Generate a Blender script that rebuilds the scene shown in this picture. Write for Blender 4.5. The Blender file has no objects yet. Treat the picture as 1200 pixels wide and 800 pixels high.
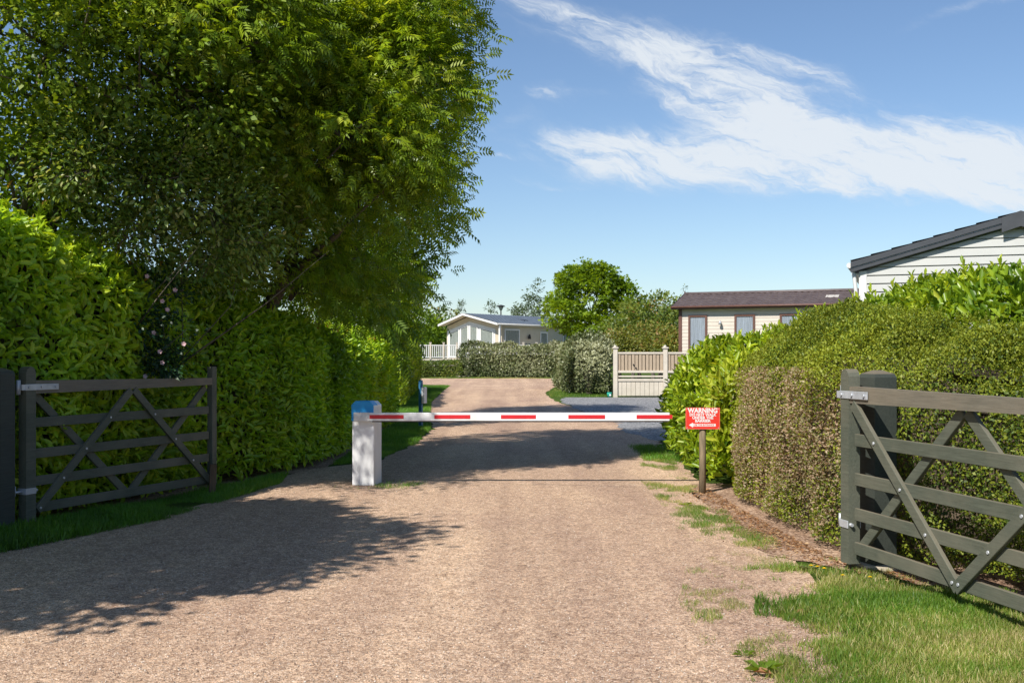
import bpy, bmesh, math, random
import numpy as np
from mathutils import Vector, Matrix

rng = np.random.default_rng(11)
random.seed(5)
C = bpy.context.scene
COL = C.collection
PI = math.pi
R = math.radians
F = 1300.0; HZ = 418.0; CH = 1.55

def P(px, py, D):
    return np.array([(px-600)*D/F, D, CH-(py-HZ)*D/F])
def G(px, py):
    D = F*CH/(py-HZ)
    return ((px-600)*D/F, D)

# ------------------------------------------------------------ materials
def newmat(name):
    m = bpy.data.materials.new(name); m.use_nodes = True
    nt = m.node_tree; nt.nodes.clear()
    out = nt.nodes.new('ShaderNodeOutputMaterial')
    return m, nt, out
def N(nt, t, **kw):
    n = nt.nodes.new(t)
    for k, v in kw.items():
        if k in n.inputs: n.inputs[k].default_value = v
        else: setattr(n, k, v)
    return n
def ramp(nt, stops, fac=None, interp='LINEAR'):
    r = nt.nodes.new('ShaderNodeValToRGB'); cr = r.color_ramp; cr.interpolation = interp
    while len(cr.elements) > len(stops): cr.elements.remove(cr.elements[-1])
    while len(cr.elements) < len(stops): cr.elements.new(0.5)
    for e, (p, c) in zip(cr.elements, stops):
        e.position = p; e.color = (c[0], c[1], c[2], 1)
    if fac is not None: nt.links.new(fac, r.inputs[0])
    return r
def noise(nt, vec, scale, detail=4, rough=0.55, dist=0.0):
    n = nt.nodes.new('ShaderNodeTexNoise'); n.inputs['Scale'].default_value = scale
    n.inputs['Detail'].default_value = detail; n.inputs['Roughness'].default_value = rough
    n.inputs['Distortion'].default_value = dist
    if vec is not None: nt.links.new(vec, n.inputs['Vector'])
    return n
def mapping(nt, vec, scale=(1,1,1), rot=(0,0,0)):
    m = nt.nodes.new('ShaderNodeMapping'); m.inputs['Scale'].default_value = scale; m.inputs['Rotation'].default_value = rot
    nt.links.new(vec, m.inputs['Vector']); return m.outputs[0]
def mix(nt, fac, a, b, mode='MIX'):
    m = nt.nodes.new('ShaderNodeMix'); m.data_type = 'RGBA'; m.blend_type = mode
    for s, v in ((m.inputs[0], fac), (m.inputs[6], a), (m.inputs[7], b)):
        if isinstance(v, bpy.types.NodeSocket): nt.links.new(v, s)
        elif isinstance(v, (int, float)): s.default_value = v
        else: s.default_value = (v[0], v[1], v[2], 1)
    return m.outputs[2]
def math_(nt, op, a, b=None, c=None, clamp=False):
    m = nt.nodes.new('ShaderNodeMath'); m.operation = op; m.use_clamp = clamp
    for i, v in enumerate((a, b, c)):
        if v is None: continue
        if isinstance(v, bpy.types.NodeSocket): nt.links.new(v, m.inputs[i])
        else: m.inputs[i].default_value = v
    return m.outputs[0]
def bump(nt, h, strength=0.5, dist=0.01):
    b = nt.nodes.new('ShaderNodeBump'); b.inputs['Strength'].default_value = strength; b.inputs['Distance'].default_value = dist
    nt.links.new(h, b.inputs['Height']); return b.outputs[0]

def simple(name, col, rough=0.6, var=0.12, nscale=6, metallic=0, spec=0.4, bmp=0.1, stretch=(1,1,1), dirt=None):
    m, nt, out = newmat(name)
    tc = N(nt, 'ShaderNodeTexCoord'); v = mapping(nt, tc.outputs['Object'], stretch)
    n1 = noise(nt, v, nscale, 6, 0.6)
    c0 = tuple(max(0, x*(1-var*1.6)) for x in col); c1 = tuple(min(1, x*(1+var)) for x in col)
    r = ramp(nt, [(0.3, c0), (0.7, c1)], n1.outputs[0])
    col_s = r.outputs[0]
    if dirt:
        n3 = noise(nt, mapping(nt, tc.outputs['Object'], (1,1,0.35)), 2.3, 8, 0.7)
        f = ramp(nt, [(0.48, (0,0,0)), (0.75, (0.6,0.6,0.6))], n3.outputs[0])
        col_s = mix(nt, f.outputs[0], col_s, dirt)
    b = N(nt, 'ShaderNodeBsdfPrincipled', Roughness=rough, Metallic=metallic)
    b.inputs['Specular IOR Level'].default_value = spec
    nt.links.new(col_s, b.inputs['Base Color'])
    n2 = noise(nt, v, nscale*9, 5, 0.6)
    nt.links.new(bump(nt, n2.outputs[0], bmp, 0.004), b.inputs['Normal'])
    rr = ramp(nt, [(0.3, (rough*0.85,)*3), (0.75, (min(1, rough*1.2),)*3)], n2.outputs[0])
    nt.links.new(rr.outputs[0], b.inputs['Roughness'])
    nt.links.new(b.outputs[0], out.inputs[0])
    return m

def leafmat(name, stops, trans=0.35, rough=0.42, tcol=1.6, spec=0.45):
    m, nt, out = newmat(name)
    at = N(nt, 'ShaderNodeAttribute', attribute_name='tint')
    r = ramp(nt, stops, at.outputs['Fac'])
    geo = N(nt, 'ShaderNodeNewGeometry')
    nz = noise(nt, geo.outputs['Position'], 1.1, 3, 0.5)
    hs = N(nt, 'ShaderNodeHueSaturation'); nt.links.new(r.outputs[0], hs.inputs['Color'])
    vr = ramp(nt, [(0.3, (0.78,)*3), (0.7, (1.18,)*3)], nz.outputs[0])
    nt.links.new(vr.outputs[0], hs.inputs['Value'])
    b = N(nt, 'ShaderNodeBsdfPrincipled', Roughness=rough)
    b.inputs['Specular IOR Level'].default_value = spec
    nt.links.new(hs.outputs[0], b.inputs['Base Color'])
    t = N(nt, 'ShaderNodeBsdfTranslucent')
    tc = mix(nt, 1.0, hs.outputs[0], (tcol*1.15, tcol, tcol*0.35), 'MULTIPLY')
    nt.links.new(tc, t.inputs['Color'])
    ms = N(nt, 'ShaderNodeMixShader'); ms.inputs[0].default_value = trans
    nt.links.new(b.outputs[0], ms.inputs[1]); nt.links.new(t.outputs[0], ms.inputs[2])
    nt.links.new(ms.outputs[0], out.inputs[0])
    return m

M = {}
M['laurel'] = leafmat('laurel_leaf', [(0, (0.14,0.26,0.015)), (0.45, (0.28,0.46,0.024)), (0.8, (0.42,0.58,0.032)), (0.97, (0.46,0.56,0.04)), (1.0, (0.40,0.24,0.05))], 0.36, 0.36)
M['laurel_sun'] = leafmat('laurel_new_leaf', [(0, (0.06,0.13,0.012)), (0.4, (0.20,0.31,0.018)), (0.8, (0.36,0.46,0.028)), (1, (0.50,0.55,0.06))], 0.40, 0.34)
M['privet'] = leafmat('privet_leaf', [(0, (0.025,0.055,0.010)), (0.33, (0.10,0.16,0.016)), (0.58, (0.27,0.31,0.028)), (0.62, (0.26,0.28,0.11)), (0.78, (0.32,0.26,0.15)), (0.88, (0.37,0.24,0.16)), (1, (0.52,0.43,0.31))], 0.28, 0.5, spec=0.3)
M['ash'] = leafmat('ash_leaf', [(0, (0.08,0.145,0.014)), (0.5, (0.165,0.265,0.018)), (0.85, (0.27,0.37,0.022)), (1, (0.40,0.47,0.07))], 0.46, 0.34)
M['ash_gold'] = leafmat('ash_gold_leaf', [(0, (0.08,0.15,0.012)), (0.5, (0.16,0.26,0.016)), (1, (0.28,0.38,0.02))], 0.45, 0.4)
M['dark_oval'] = leafmat('hawthorn_leaf', [(0, (0.06,0.11,0.012)), (0.6, (0.15,0.24,0.018)), (1, (0.30,0.38,0.04))], 0.42, 0.34)
M['elder'] = leafmat('elder_leaf', [(0, (0.06,0.12,0.03)), (0.5, (0.13,0.22,0.04)), (0.9, (0.26,0.34,0.08)), (1, (0.42,0.44,0.18))], 0.34, 0.36)
M['rose'] = leafmat('rose_leaf', [(0, (0.016,0.048,0.020)), (1, (0.035,0.10,0.035))], 0.2, 0.45)
M['syc'] = leafmat('sycamore_leaf', [(0, (0.07,0.13,0.010)), (0.5, (0.17,0.27,0.012)), (1, (0.30,0.40,0.018))], 0.40, 0.45)
M['silver'] = leafmat('silver_leaf', [(0, (0.045,0.07,0.02)), (0.5, (0.12,0.15,0.05)), (1, (0.33,0.34,0.19))], 0.15, 0.45)
M['olive'] = leafmat('olive_leaf', [(0, (0.05,0.09,0.02)), (0.5, (0.14,0.20,0.03)), (0.85, (0.25,0.28,0.05)), (1, (0.34,0.20,0.08))], 0.35, 0.5)
M['rust'] = leafmat('dogwood_leaf', [(0, (0.13,0.17,0.03)), (0.45, (0.26,0.27,0.05)), (0.75, (0.34,0.20,0.07)), (1, (0.42,0.17,0.15))], 0.3, 0.5)
M['bluegreen'] = leafmat('poplar_leaf', [(0, (0.07,0.11,0.06)), (1, (0.16,0.21,0.12))], 0.3, 0.5)
M['grass'] = leafmat('grass_blade', [(0, (0.055,0.13,0.012)), (0.5, (0.12,0.23,0.020)), (0.72, (0.23,0.27,0.045)), (0.88, (0.40,0.37,0.13)), (1, (0.55,0.46,0.24))], 0.28, 0.5)
M['grass_dk'] = leafmat('lush_grass_blade', [(0, (0.06,0.15,0.012)), (0.6, (0.12,0.28,0.02)), (1, (0.24,0.38,0.04))], 0.30, 0.45)
M['petal'] = leafmat('pink_petal', [(0, (0.75,0.42,0.45)), (1, (0.85,0.62,0.62))], 0.3, 0.6, 1.0)
M['yellow'] = leafmat('yellow_petal', [(0, (0.85,0.62,0.01)), (1, (0.9,0.70,0.02))], 0.2, 0.6, 1.0)
M['deadleaf'] = leafmat('dead_leaf', [(0, (0.20,0.09,0.035)), (0.6, (0.36,0.18,0.08)), (1, (0.52,0.36,0.20))], 0.15, 0.6, 1.0)
M['bark'] = simple('bark', (0.13,0.11,0.085), 0.85, 0.4, 7, bmp=0.8, stretch=(1,1,0.25))
M['twig'] = simple('twigs', (0.085,0.075,0.05), 0.9, 0.4, 9, bmp=0.8)
M['deadtwig'] = simple('dry_twigs', (0.10,0.075,0.05), 0.9, 0.4, 9, bmp=0.8)
M['white'] = simple('white_paint', (0.80,0.81,0.82), 0.42, 0.04, 3, dirt=(0.45,0.45,0.42))
M['whitepvc'] = simple('white_plastic', (0.68,0.68,0.665), 0.4, 0.04, 3)
M['blue'] = simple('blue_paint', (0.03,0.34,0.72), 0.4, 0.07, 4)
M['red'] = simple('red_paint', (0.58,0.022,0.03), 0.42, 0.07, 5)
M['signred'] = simple('sign_red', (0.66,0.035,0.022), 0.42, 0.05, 5)
M['black'] = simple('black_rubber', (0.02,0.02,0.022), 0.6, 0.1, 5)
M['galv'] = simple('galvanised_steel', (0.50,0.52,0.55), 0.5, 0.12, 14, metallic=0.35)
M['bluepost'] = simple('blue_post_paint', (0.03,0.14,0.28), 0.5, 0.1, 5)
M['brownwood'] = simple('brown_timber', (0.13,0.085,0.05), 0.85, 0.3, 8, bmp=0.5, stretch=(4,4,0.5))
M['postwood'] = simple('round_post_timber', (0.20,0.155,0.095), 0.85, 0.3, 9, bmp=0.5, stretch=(4,4,0.5))
M['cream'] = simple('cream_cladding', (0.56,0.485,0.36), 0.5, 0.04, 2)
M['pinkcream'] = simple('ivory_cladding', (0.60,0.53,0.45), 0.5, 0.04, 2)
M['white_clad'] = simple('white_cladding', (0.47,0.475,0.455), 0.45, 0.03, 2)
M['anthracite'] = simple('anthracite_trim', (0.055,0.06,0.07), 0.45, 0.1, 4)
M['brown_trim'] = simple('brown_trim', (0.13,0.062,0.045), 0.5, 0.1, 4)
M['fence_cream'] = simple('cream_fence', (0.60,0.54,0.45), 0.5, 0.06, 5, dirt=(0.48,0.42,0.33))
M['fence_tan'] = simple('tan_slat', (0.42,0.33,0.235), 0.6, 0.12, 6, stretch=(6,6,1))
M['curtain'] = simple('net_curtain', (0.46,0.52,0.60), 0.8, 0.28, 5, stretch=(14,14,0.3))
M['greycurtain'] = simple('grey_curtain', (0.36,0.40,0.36), 0.8, 0.2, 5, stretch=(8,8,0.3))
M['teal'] = simple('teal_plastic', (0.03,0.35,0.26), 0.45, 0.1, 5)
M['mortar'] = simple('concrete_footing', (0.50,0.44,0.34), 0.9, 0.15, 12, bmp=0.5)
M['skirt'] = simple('skirting_panel', (0.45,0.42,0.38), 0.7, 0.1, 4)

def glassmat():
    m, nt, out = newmat('window_glass')
    b = N(nt, 'ShaderNodeBsdfPrincipled', Roughness=0.04)
    b.inputs['Base Color'].default_value = (0.05,0.065,0.07,1)
    b.inputs['Transmission Weight'].default_value = 0.0
    b.inputs['Alpha'].default_value = 0.14
    nt.links.new(b.outputs[0], out.inputs[0]); return m
M['glass'] = glassmat()

def gatewood(name, base, weather):
    m, nt, out = newmat(name)
    tc = N(nt, 'ShaderNodeTexCoord'); v = tc.outputs['Object']
    g = noise(nt, mapping(nt, v, (1.2, 18, 18)), 4, 8, 0.65, 0.4)
    big = noise(nt, v, 1.7, 5, 0.6)
    c = ramp(nt, [(0.25, tuple(x*0.6 for x in base)), (0.6, base), (0.85, tuple(x*1.35 for x in base))], g.outputs[0])
    f = ramp(nt, [(0.42, (0,0,0)), (0.72, (0.75,)*3)], big.outputs[0])
    col = mix(nt, f.outputs[0], c.outputs[0], weather)
    geo = N(nt, 'ShaderNodeNewGeometry'); sx = N(nt, 'ShaderNodeSeparateXYZ'); nt.links.new(geo.outputs['Normal'], sx.inputs[0])
    up = ramp(nt, [(0.6, (0,0,0)), (0.95, (0.7,)*3)], sx.outputs[2])
    col = mix(nt, up.outputs[0], col, (0.20,0.16,0.11))      # weathered, lichened upper faces
    b = N(nt, 'ShaderNodeBsdfPrincipled', Roughness=0.7)
    b.inputs['Specular IOR Level'].default_value = 0.3
    nt.links.new(col, b.inputs['Base Color'])
    nt.links.new(bump(nt, g.outputs[0], 0.5, 0.004), b.inputs['Normal'])
    nt.links.new(b.outputs[0], out.inputs[0]); return m
M['gate'] = gatewood('green_stained_timber', (0.096,0.107,0.080), (0.165,0.155,0.115))
M['toprail'] = gatewood('weathered_top_rail', (0.17,0.155,0.12), (0.22,0.18,0.13))
M['gatepost'] = gatewood('dark_green_post', (0.048,0.058,0.050), (0.07,0.075,0.06))

def ground_mats():
    # tan gravel
    m, nt, out = newmat('tan_gravel')
    geo = N(nt, 'ShaderNodeNewGeometry'); p = geo.outputs['Position']
    vo = N(nt, 'ShaderNodeTexVoronoi', feature='F1'); vo.inputs['Scale'].default_value = 185; nt.links.new(p, vo.inputs['Vector'])
    vo2 = N(nt, 'ShaderNodeTexVoronoi', feature='F1'); vo2.inputs['Scale'].default_value = 52; nt.links.new(p, vo2.inputs['Vector'])
    sep = N(nt, 'ShaderNodeSeparateColor'); nt.links.new(vo.outputs['Color'], sep.inputs[0])
    sep2 = N(nt, 'ShaderNodeSeparateColor'); nt.links.new(vo2.outputs['Color'], sep2.inputs[0])
    st = ramp(nt, [(0.0, (0.18,0.115,0.085)), (0.15, (0.34,0.232,0.165)), (0.5, (0.56,0.392,0.270)), (0.8, (0.65,0.48,0.345)), (0.93, (0.72,0.58,0.46)), (1.0, (0.82,0.74,0.65))], sep.outputs[0])
    st2 = ramp(nt, [(0.0, (0.62,0.59,0.58)), (0.5, (1,1,1)), (1.0, (1.2,1.18,1.15))], sep2.outputs[1])
    col = mix(nt, 1.0, st.outputs[0], st2.outputs[0], 'MULTIPLY')
    # broad wear: paler wheel tracks and darker damp fines, patches metres wide
    big = noise(nt, mapping(nt, p, (0.9,0.28,1)), 0.8, 6, 0.6, 0.5)
    wr = ramp(nt, [(0.3, (0.80,0.75,0.76)), (0.5, (0.98,0.95,0.93)), (0.72, (1.18,1.16,1.10))], big.outputs[0])
    col = mix(nt, 1.0, col, wr.outputs[0], 'MULTIPLY')
    tr = noise(nt, mapping(nt, p, (1.5,0.04,1)), 1.1, 3, 0.5)
    tw = ramp(nt, [(0.35, (0.86,0.84,0.84)), (0.62, (1.08,1.08,1.06))], tr.outputs[0])
    col = mix(nt, 1.0, col, tw.outputs[0], 'MULTIPLY')
    md = noise(nt, p, 7, 5, 0.65)
    mr = ramp(nt, [(0.33, (0.83,0.80,0.78)), (0.6, (1.05,1.05,1.05))], md.outputs[0])
    col = mix(nt, 1.0, col, mr.outputs[0], 'MULTIPLY')
    b = N(nt, 'ShaderNodeBsdfPrincipled', Roughness=0.85); b.inputs['Specular IOR Level'].default_value = 0.25
    nt.links.new(col, b.inputs['Base Color'])
    h = math_(nt, 'SUBTRACT', 1.0, vo.outputs['Distance'])
    h = math_(nt, 'ADD', h, math_(nt, 'MULTIPLY', math_(nt, 'SUBTRACT', 1.0, vo2.outputs['Distance']), 0.8))
    nt.links.new(bump(nt, h, 0.6, 0.007), b.inputs['Normal'])
    nt.links.new(b.outputs[0], out.inputs[0]); M['gravel'] = m
    # grey slate gravel
    m, nt, out = newmat('grey_gravel')
    geo = N(nt, 'ShaderNodeNewGeometry'); p = geo.outputs['Position']
    vo = N(nt, 'ShaderNodeTexVoronoi', feature='F1'); vo.inputs['Scale'].default_value = 26; nt.links.new(p, vo.inputs['Vector'])
    sep = N(nt, 'ShaderNodeSeparateColor'); nt.links.new(vo.outputs['Color'], sep.inputs[0])
    st = ramp(nt, [(0.0, (0.08,0.08,0.083)), (0.5, (0.215,0.215,0.22)), (1.0, (0.46,0.455,0.45))], sep.outputs[0])
    b = N(nt, 'ShaderNodeBsdfPrincipled', Roughness=0.8)
    nt.links.new(st.outputs[0], b.inputs['Base Color'])
    nt.links.new(bump(nt, math_(nt, 'SUBTRACT', 1.0, vo.outputs['Distance']), 0.9, 0.03), b.inputs['Normal'])
    nt.links.new(b.outputs[0], out.inputs[0]); M['slate'] = m
    # turf soil
    m, nt, out = newmat('turf')
    geo = N(nt, 'ShaderNodeNewGeometry'); p = geo.outputs['Position']
    n1 = noise(nt, p, 0.5, 5, 0.6); n2 = noise(nt, p, 45, 6, 0.7)
    a = ramp(nt, [(0.3, (0.045,0.085,0.014)), (0.6, (0.085,0.14,0.022)), (0.8, (0.15,0.17,0.04))], n1.outputs[0])
    a2 = ramp(nt, [(0.3, (0.45,0.45,0.4)), (0.7, (1.35,1.3,1.2))], n2.outputs[0])
    b = N(nt, 'ShaderNodeBsdfPrincipled', Roughness=0.95); b.inputs['Specular IOR Level'].default_value = 0.1
    nt.links.new(mix(nt, 1.0, a.outputs[0], a2.outputs[0], 'MULTIPLY'), b.inputs['Base Color'])
    nt.links.new(bump(nt, n2.outputs[0], 1.0, 0.03), b.inputs['Normal'])
    nt.links.new(b.outputs[0], out.inputs[0]); M['turf'] = m
    # leaf-littered soil
    m, nt, out = newmat('soil')
    geo = N(nt, 'ShaderNodeNewGeometry'); p = geo.outputs['Position']
    vo = N(nt, 'ShaderNodeTexVoronoi', feature='F1'); vo.inputs['Scale'].default_value = 55
    w = noise(nt, p, 9, 4, 0.6); wv = N(nt, 'ShaderNodeVectorMath', operation='ADD'); nt.links.new(p, wv.inputs[0]); 
    sc = N(nt, 'ShaderNodeVectorMath', operation='SCALE'); sc.inputs['Scale'].default_value = 0.05; nt.links.new(w.outputs['Color'], sc.inputs[0]); nt.links.new(sc.outputs[0], wv.inputs[1])
    nt.links.new(wv.outputs[0], vo.inputs['Vector'])
    sep = N(nt, 'ShaderNodeSeparateColor'); nt.links.new(vo.outputs['Color'], sep.inputs[0])
    st = ramp(nt, [(0.0, (0.13,0.085,0.062)), (0.4, (0.30,0.205,0.145)), (0.8, (0.44,0.31,0.22)), (1.0, (0.60,0.47,0.37))], sep.outputs[0])
    big = noise(nt, p, 1.5, 5, 0.65)
    wr = ramp(nt, [(0.35, (0.7,0.62,0.58)), (0.65, (1.25,1.2,1.15))], big.outputs[0])
    b = N(nt, 'ShaderNodeBsdfPrincipled', Roughness=0.9); b.inputs['Specular IOR Level'].default_value = 0.15
    nt.links.new(mix(nt, 1.0, st.outputs[0], wr.outputs[0], 'MULTIPLY'), b.inputs['Base Color'])
    nt.links.new(bump(nt, sep.outputs[1], 0.8, 0.015), b.inputs['Normal'])
    nt.links.new(b.outputs[0], out.inputs[0]); M['soil'] = m
ground_mats()

# ------------------------------------------------------------ object helpers
def tag(o, label=None, cat=None, group=None, kind=None):
    if label: o['label'] = label
    if cat: o['category'] = cat
    if group: o['group'] = group
    if kind: o['kind'] = kind
    return o
def empty(name, loc=(0,0,0), rz=0, label=None, cat=None, group=None):
    o = bpy.data.objects.new(name, None); COL.objects.link(o)
    o.location = loc; o.rotation_euler = (0,0,rz); o.empty_display_size = 0.2
    return tag(o, label, cat, group)
def link(name, me, mat, parent=None):
    o = bpy.data.objects.new(name, me); COL.objects.link(o)
    if mat is not None: me.materials.append(mat)
    if parent is not None: o.parent = parent
    return o
class MB:
    """collects boxes, bars and tubes into one mesh"""
    def __init__(s): s.bm = bmesh.new()
    def box(s, c, d, rot=None, bev=0.0):
        r = bmesh.ops.create_cube(s.bm, size=1.0)
        vs = r['verts']
        Mx = Matrix.Translation(Vector(c)) @ (rot.to_4x4() if rot is not None else Matrix.Identity(4)) @ Matrix.Diagonal((d[0], d[1], d[2], 1))
        bmesh.ops.transform(s.bm, matrix=Mx, verts=vs)
        if bev > 0:
            es = list({e for v in vs for e in v.link_edges})
            bmesh.ops.bevel(s.bm, geom=es, offset=bev, segments=1, affect='EDGES', profile=0.5)
        return s
    def bar(s, a, b, w, t, bev=0.0):
        """flat board from a to b in the local xz plane: w wide in plane, t thick in y"""
        a = Vector(a); b = Vector(b); d = b-a; L = d.length; ang = math.atan2(d.z, d.x)
        return s.box((a+b)/2, (L, t, w), Matrix.Rotation(-ang, 3, 'Y'), bev)
    def tube(s, pts, rads, n=10, cap=True):
        rings = []
        for i, p in enumerate(pts):
            p = Vector(p)
            d = (Vector(pts[min(i+1, len(pts)-1)])-Vector(pts[max(i-1, 0)])).normalized()
            u = d.orthogonal().normalized() if abs(d.z) < 0.9 else Vector((1,0,0)).cross(d).normalized()
            w = d.cross(u)
            rr = rads[i] if hasattr(rads, '__len__') else rads
            rings.append([s.bm.verts.new(p+(u*math.cos(2*PI*k/n)+w*math.sin(2*PI*k/n))*rr) for k in range(n)])
        for a, b in zip(rings, rings[1:]):
            for k in range(n):
                f = s.bm.faces.new((a[k], a[(k+1)%n], b[(k+1)%n], b[k])); f.smooth = True
        if cap:
            s.bm.faces.new(rings[0][::-1]); s.bm.faces.new(rings[-1])
        return s
    def prism(s, outline, y0, y1):
        """outline in xz extruded along y"""
        a = [s.bm.verts.new((x, y0, z)) for x, z in outline]; b = [s.bm.verts.new((x, y1, z)) for x, z in outline]
        n = len(outline)
        s.bm.faces.new(a); s.bm.faces.new(b[::-1])
        for k in range(n): s.bm.faces.new((a[(k+1)%n], a[k], b[k], b[(k+1)%n]))
        return s
    def prism_z(s, outline, z0, z1):
        a = [s.bm.verts.new((x, y, z0)) for x, y in outline]; b = [s.bm.verts.new((x, y, z1)) for x, y in outline]
        n = len(outline)
        s.bm.faces.new(a[::-1]); s.bm.faces.new(b)
        for k in range(n): s.bm.faces.new((a[k], a[(k+1)%n], b[(k+1)%n], b[k]))
        return s
    def quad(s, *v):
        s.bm.faces.new([s.bm.verts.new(x) for x in v]); return s
    def build(s, name, mat, parent=None, smooth=False):
        bmesh.ops.recalc_face_normals(s.bm, faces=s.bm.faces)
        me = bpy.data.meshes.new(name); s.bm.to_mesh(me); s.bm.free()
        if smooth:
            for p in me.polygons: p.use_smooth = True
        return link(name, me, mat, parent)

class Geo:
    """numpy mesh accumulator: many leaves, one mesh"""
    def __init__(s): s.V=[]; s.L=[]; s.T=[]; s.tint=[]; s.n=0
    def add(s, V, Fc, tint=0.5):
        V = np.asarray(V, dtype=np.float32); Fc = np.asarray(Fc, dtype=np.int64)
        s.V.append(V); s.L.append((Fc+s.n).ravel()); s.T.append(np.full(len(Fc), Fc.shape[1], dtype=np.int64))
        s.tint.append(np.broadcast_to(np.asarray(tint, dtype=np.float32), (len(Fc),)).copy()); s.n += len(V)
    def stamp(s, tv, tf, Pp, A, Nn, S, tint):
        """tv (k,3): x across, y along the leaf, z its normal"""
        A = A/np.linalg.norm(A, axis=1, keepdims=True)
        X = np.cross(A, Nn); X /= (np.linalg.norm(X, axis=1, keepdims=True)+1e-9)
        Z = np.cross(X, A)
        k = len(tv); n = len(Pp); S = np.broadcast_to(S, (n,))
        V = Pp[:,None,:] + S[:,None,None]*(tv[None,:,0:1]*X[:,None,:]+tv[None,:,1:2]*A[:,None,:]+tv[None,:,2:3]*Z[:,None,:])
        Fc = (np.arange(n)[:,None,None]*k + tf[None]).reshape(-1, tf.shape[1])
        s.add(V.reshape(-1,3), Fc, np.repeat(np.broadcast_to(tint, (n,)), len(tf)))
    def build(s, name, mat, parent=None, smooth=False):
        V = np.concatenate(s.V); L = np.concatenate(s.L); T = np.concatenate(s.T); t = np.concatenate(s.tint)
        me = bpy.data.meshes.new(name)
        me.vertices.add(len(V)); me.vertices.foreach_set('co', V.astype(np.float32).ravel())
        me.loops.add(len(L)); me.loops.foreach_set('vertex_index', L.astype(np.int32))
        me.polygons.add(len(T)); st = np.concatenate([[0], np.cumsum(T)[:-1]])
        me.polygons.foreach_set('loop_start', st.astype(np.int32))
        a = me.attributes.new('tint', 'FLOAT', 'FACE'); a.data.foreach_set('value', np.clip(t, 0, 1).astype(np.float32))
        if smooth: me.polygons.foreach_set('use_smooth', np.ones(len(T), dtype=bool))
        me.update(calc_edges=True)
        return link(name, me, mat, parent)

# leaf templates
def diamond(w=0.35, at=0.45, fold=0.05):
    return np.array([[0,0,0],[w/2,at,fold],[0,1,-fold],[-w/2,at,fold]], float), np.array([[0,1,2,3]])
def broad(w=0.36, fold=0.07, curl=0.14):
    v = np.array([[0,0,0],[w*.42,.28,fold],[w*.46,.68,fold*.6],[0,1,-curl],[-w*.46,.68,fold*.6],[-w*.42,.28,fold]], float)
    return v, np.array([[0,1,2,3],[0,3,4,5]])
def compound(pairs=4, ll=0.42, lw=0.13, droop=0.12):
    V=[]; Fc=[]; n=0
    def leaflet(p, ang, dz):
        nonlocal n
        ca, sa = math.cos(ang), math.sin(ang)
        for (x, y, z) in ((0,0,0),(lw/2,ll*.45,.02),(0,ll,-.07),(-lw/2,ll*.45,.02)):
            V.append((p[0]+x*ca+y*sa, p[1]-x*sa+y*ca, p[2]+z+dz*y))
        Fc.append((n,n+1,n+2,n+3)); n += 4
    for i in range(pairs):
        y = 0.18+0.62*i/(pairs-1); z = -droop*y*y
        leaflet((0,y,z), 1.05, -0.25); leaflet((0,y,z), -1.05, -0.25)
    leaflet((0,0.78,-droop*.7), 0, -0.4)
    return np.array(V), np.array(Fc)
def lobed():   # maple-like: three pointed lobes as quads
    v = np.array([[0,0,0],[.28,.35,.02],[.55,.62,-.05],[.18,.62,.03],[0,1,-.08],[-.18,.62,.03],[-.55,.62,-.05],[-.28,.35,.02]], float)
    return v, np.array([[0,1,2,3],[0,3,4,5],[0,5,6,7]])
def rnd(n): 
    v = rng.normal(size=(n,3)); return v/np.linalg.norm(v, axis=1, keepdims=True)

def field(p, s, seed=0):
    """cheap smooth pseudo-noise in about -1..1"""
    r = np.random.default_rng(seed); out = np.zeros(len(p))
    for k in range(6):
        d = r.normal(size=3); d /= np.linalg.norm(d); f = s*(0.6+1.5*r.random())
        out += np.sin(p@d*f + r.random()*6.28 + 1.3*np.sin(p@d[::-1]*f*0.7))
    return out/2.6

# ------------------------------------------------------------ hedges
def seg_dist(pts, poly):
    """distance and inward gradient to closed polygon boundary"""
    best = np.full(len(pts), 1e9); grad = np.zeros((len(pts),2))
    n = len(poly)
    for i in range(n):
        a = poly[i]; b = poly[(i+1)%n]; ab = b-a
        t = np.clip(((pts-a)@ab)/(ab@ab), 0, 1); q = a+t[:,None]*ab
        d = np.linalg.norm(pts-q, axis=1); m = d < best
        best[m] = d[m]; g = (pts-q)/(d[:,None]+1e-6); grad[m] = g[m]
    return best, grad
def inside(pts, poly):
    x, y = pts[:,0], pts[:,1]; n = len(poly); res = np.zeros(len(pts), bool)
    for i in range(n):
        x0, y0 = poly[i]; x1, y1 = poly[(i+1)%n]
        c = ((y0 > y) != (y1 > y)) & (x < (x1-x0)*(y-y0)/(y1-y0+1e-12)+x0)
        res ^= c
    return res
def inset(poly, d):
    n = len(poly); out = []
    area = sum(poly[i][0]*poly[(i+1)%n][1]-poly[(i+1)%n][0]*poly[i][1] for i in range(n))
    s = 1 if area > 0 else -1
    for i in range(n):
        p0, p1, p2 = poly[i-1], poly[i], poly[(i+1)%n]
        e1 = (p1-p0)/np.linalg.norm(p1-p0); e2 = (p2-p1)/np.linalg.norm(p2-p1)
        n1 = s*np.array([-e1[1], e1[0]]); n2 = s*np.array([-e2[1], e2[0]])
        b = n1+n2; b /= max(np.linalg.norm(b), 1e-6)
        out.append(p1+b*d/max(0.45, b@n1))
    return out

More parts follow.
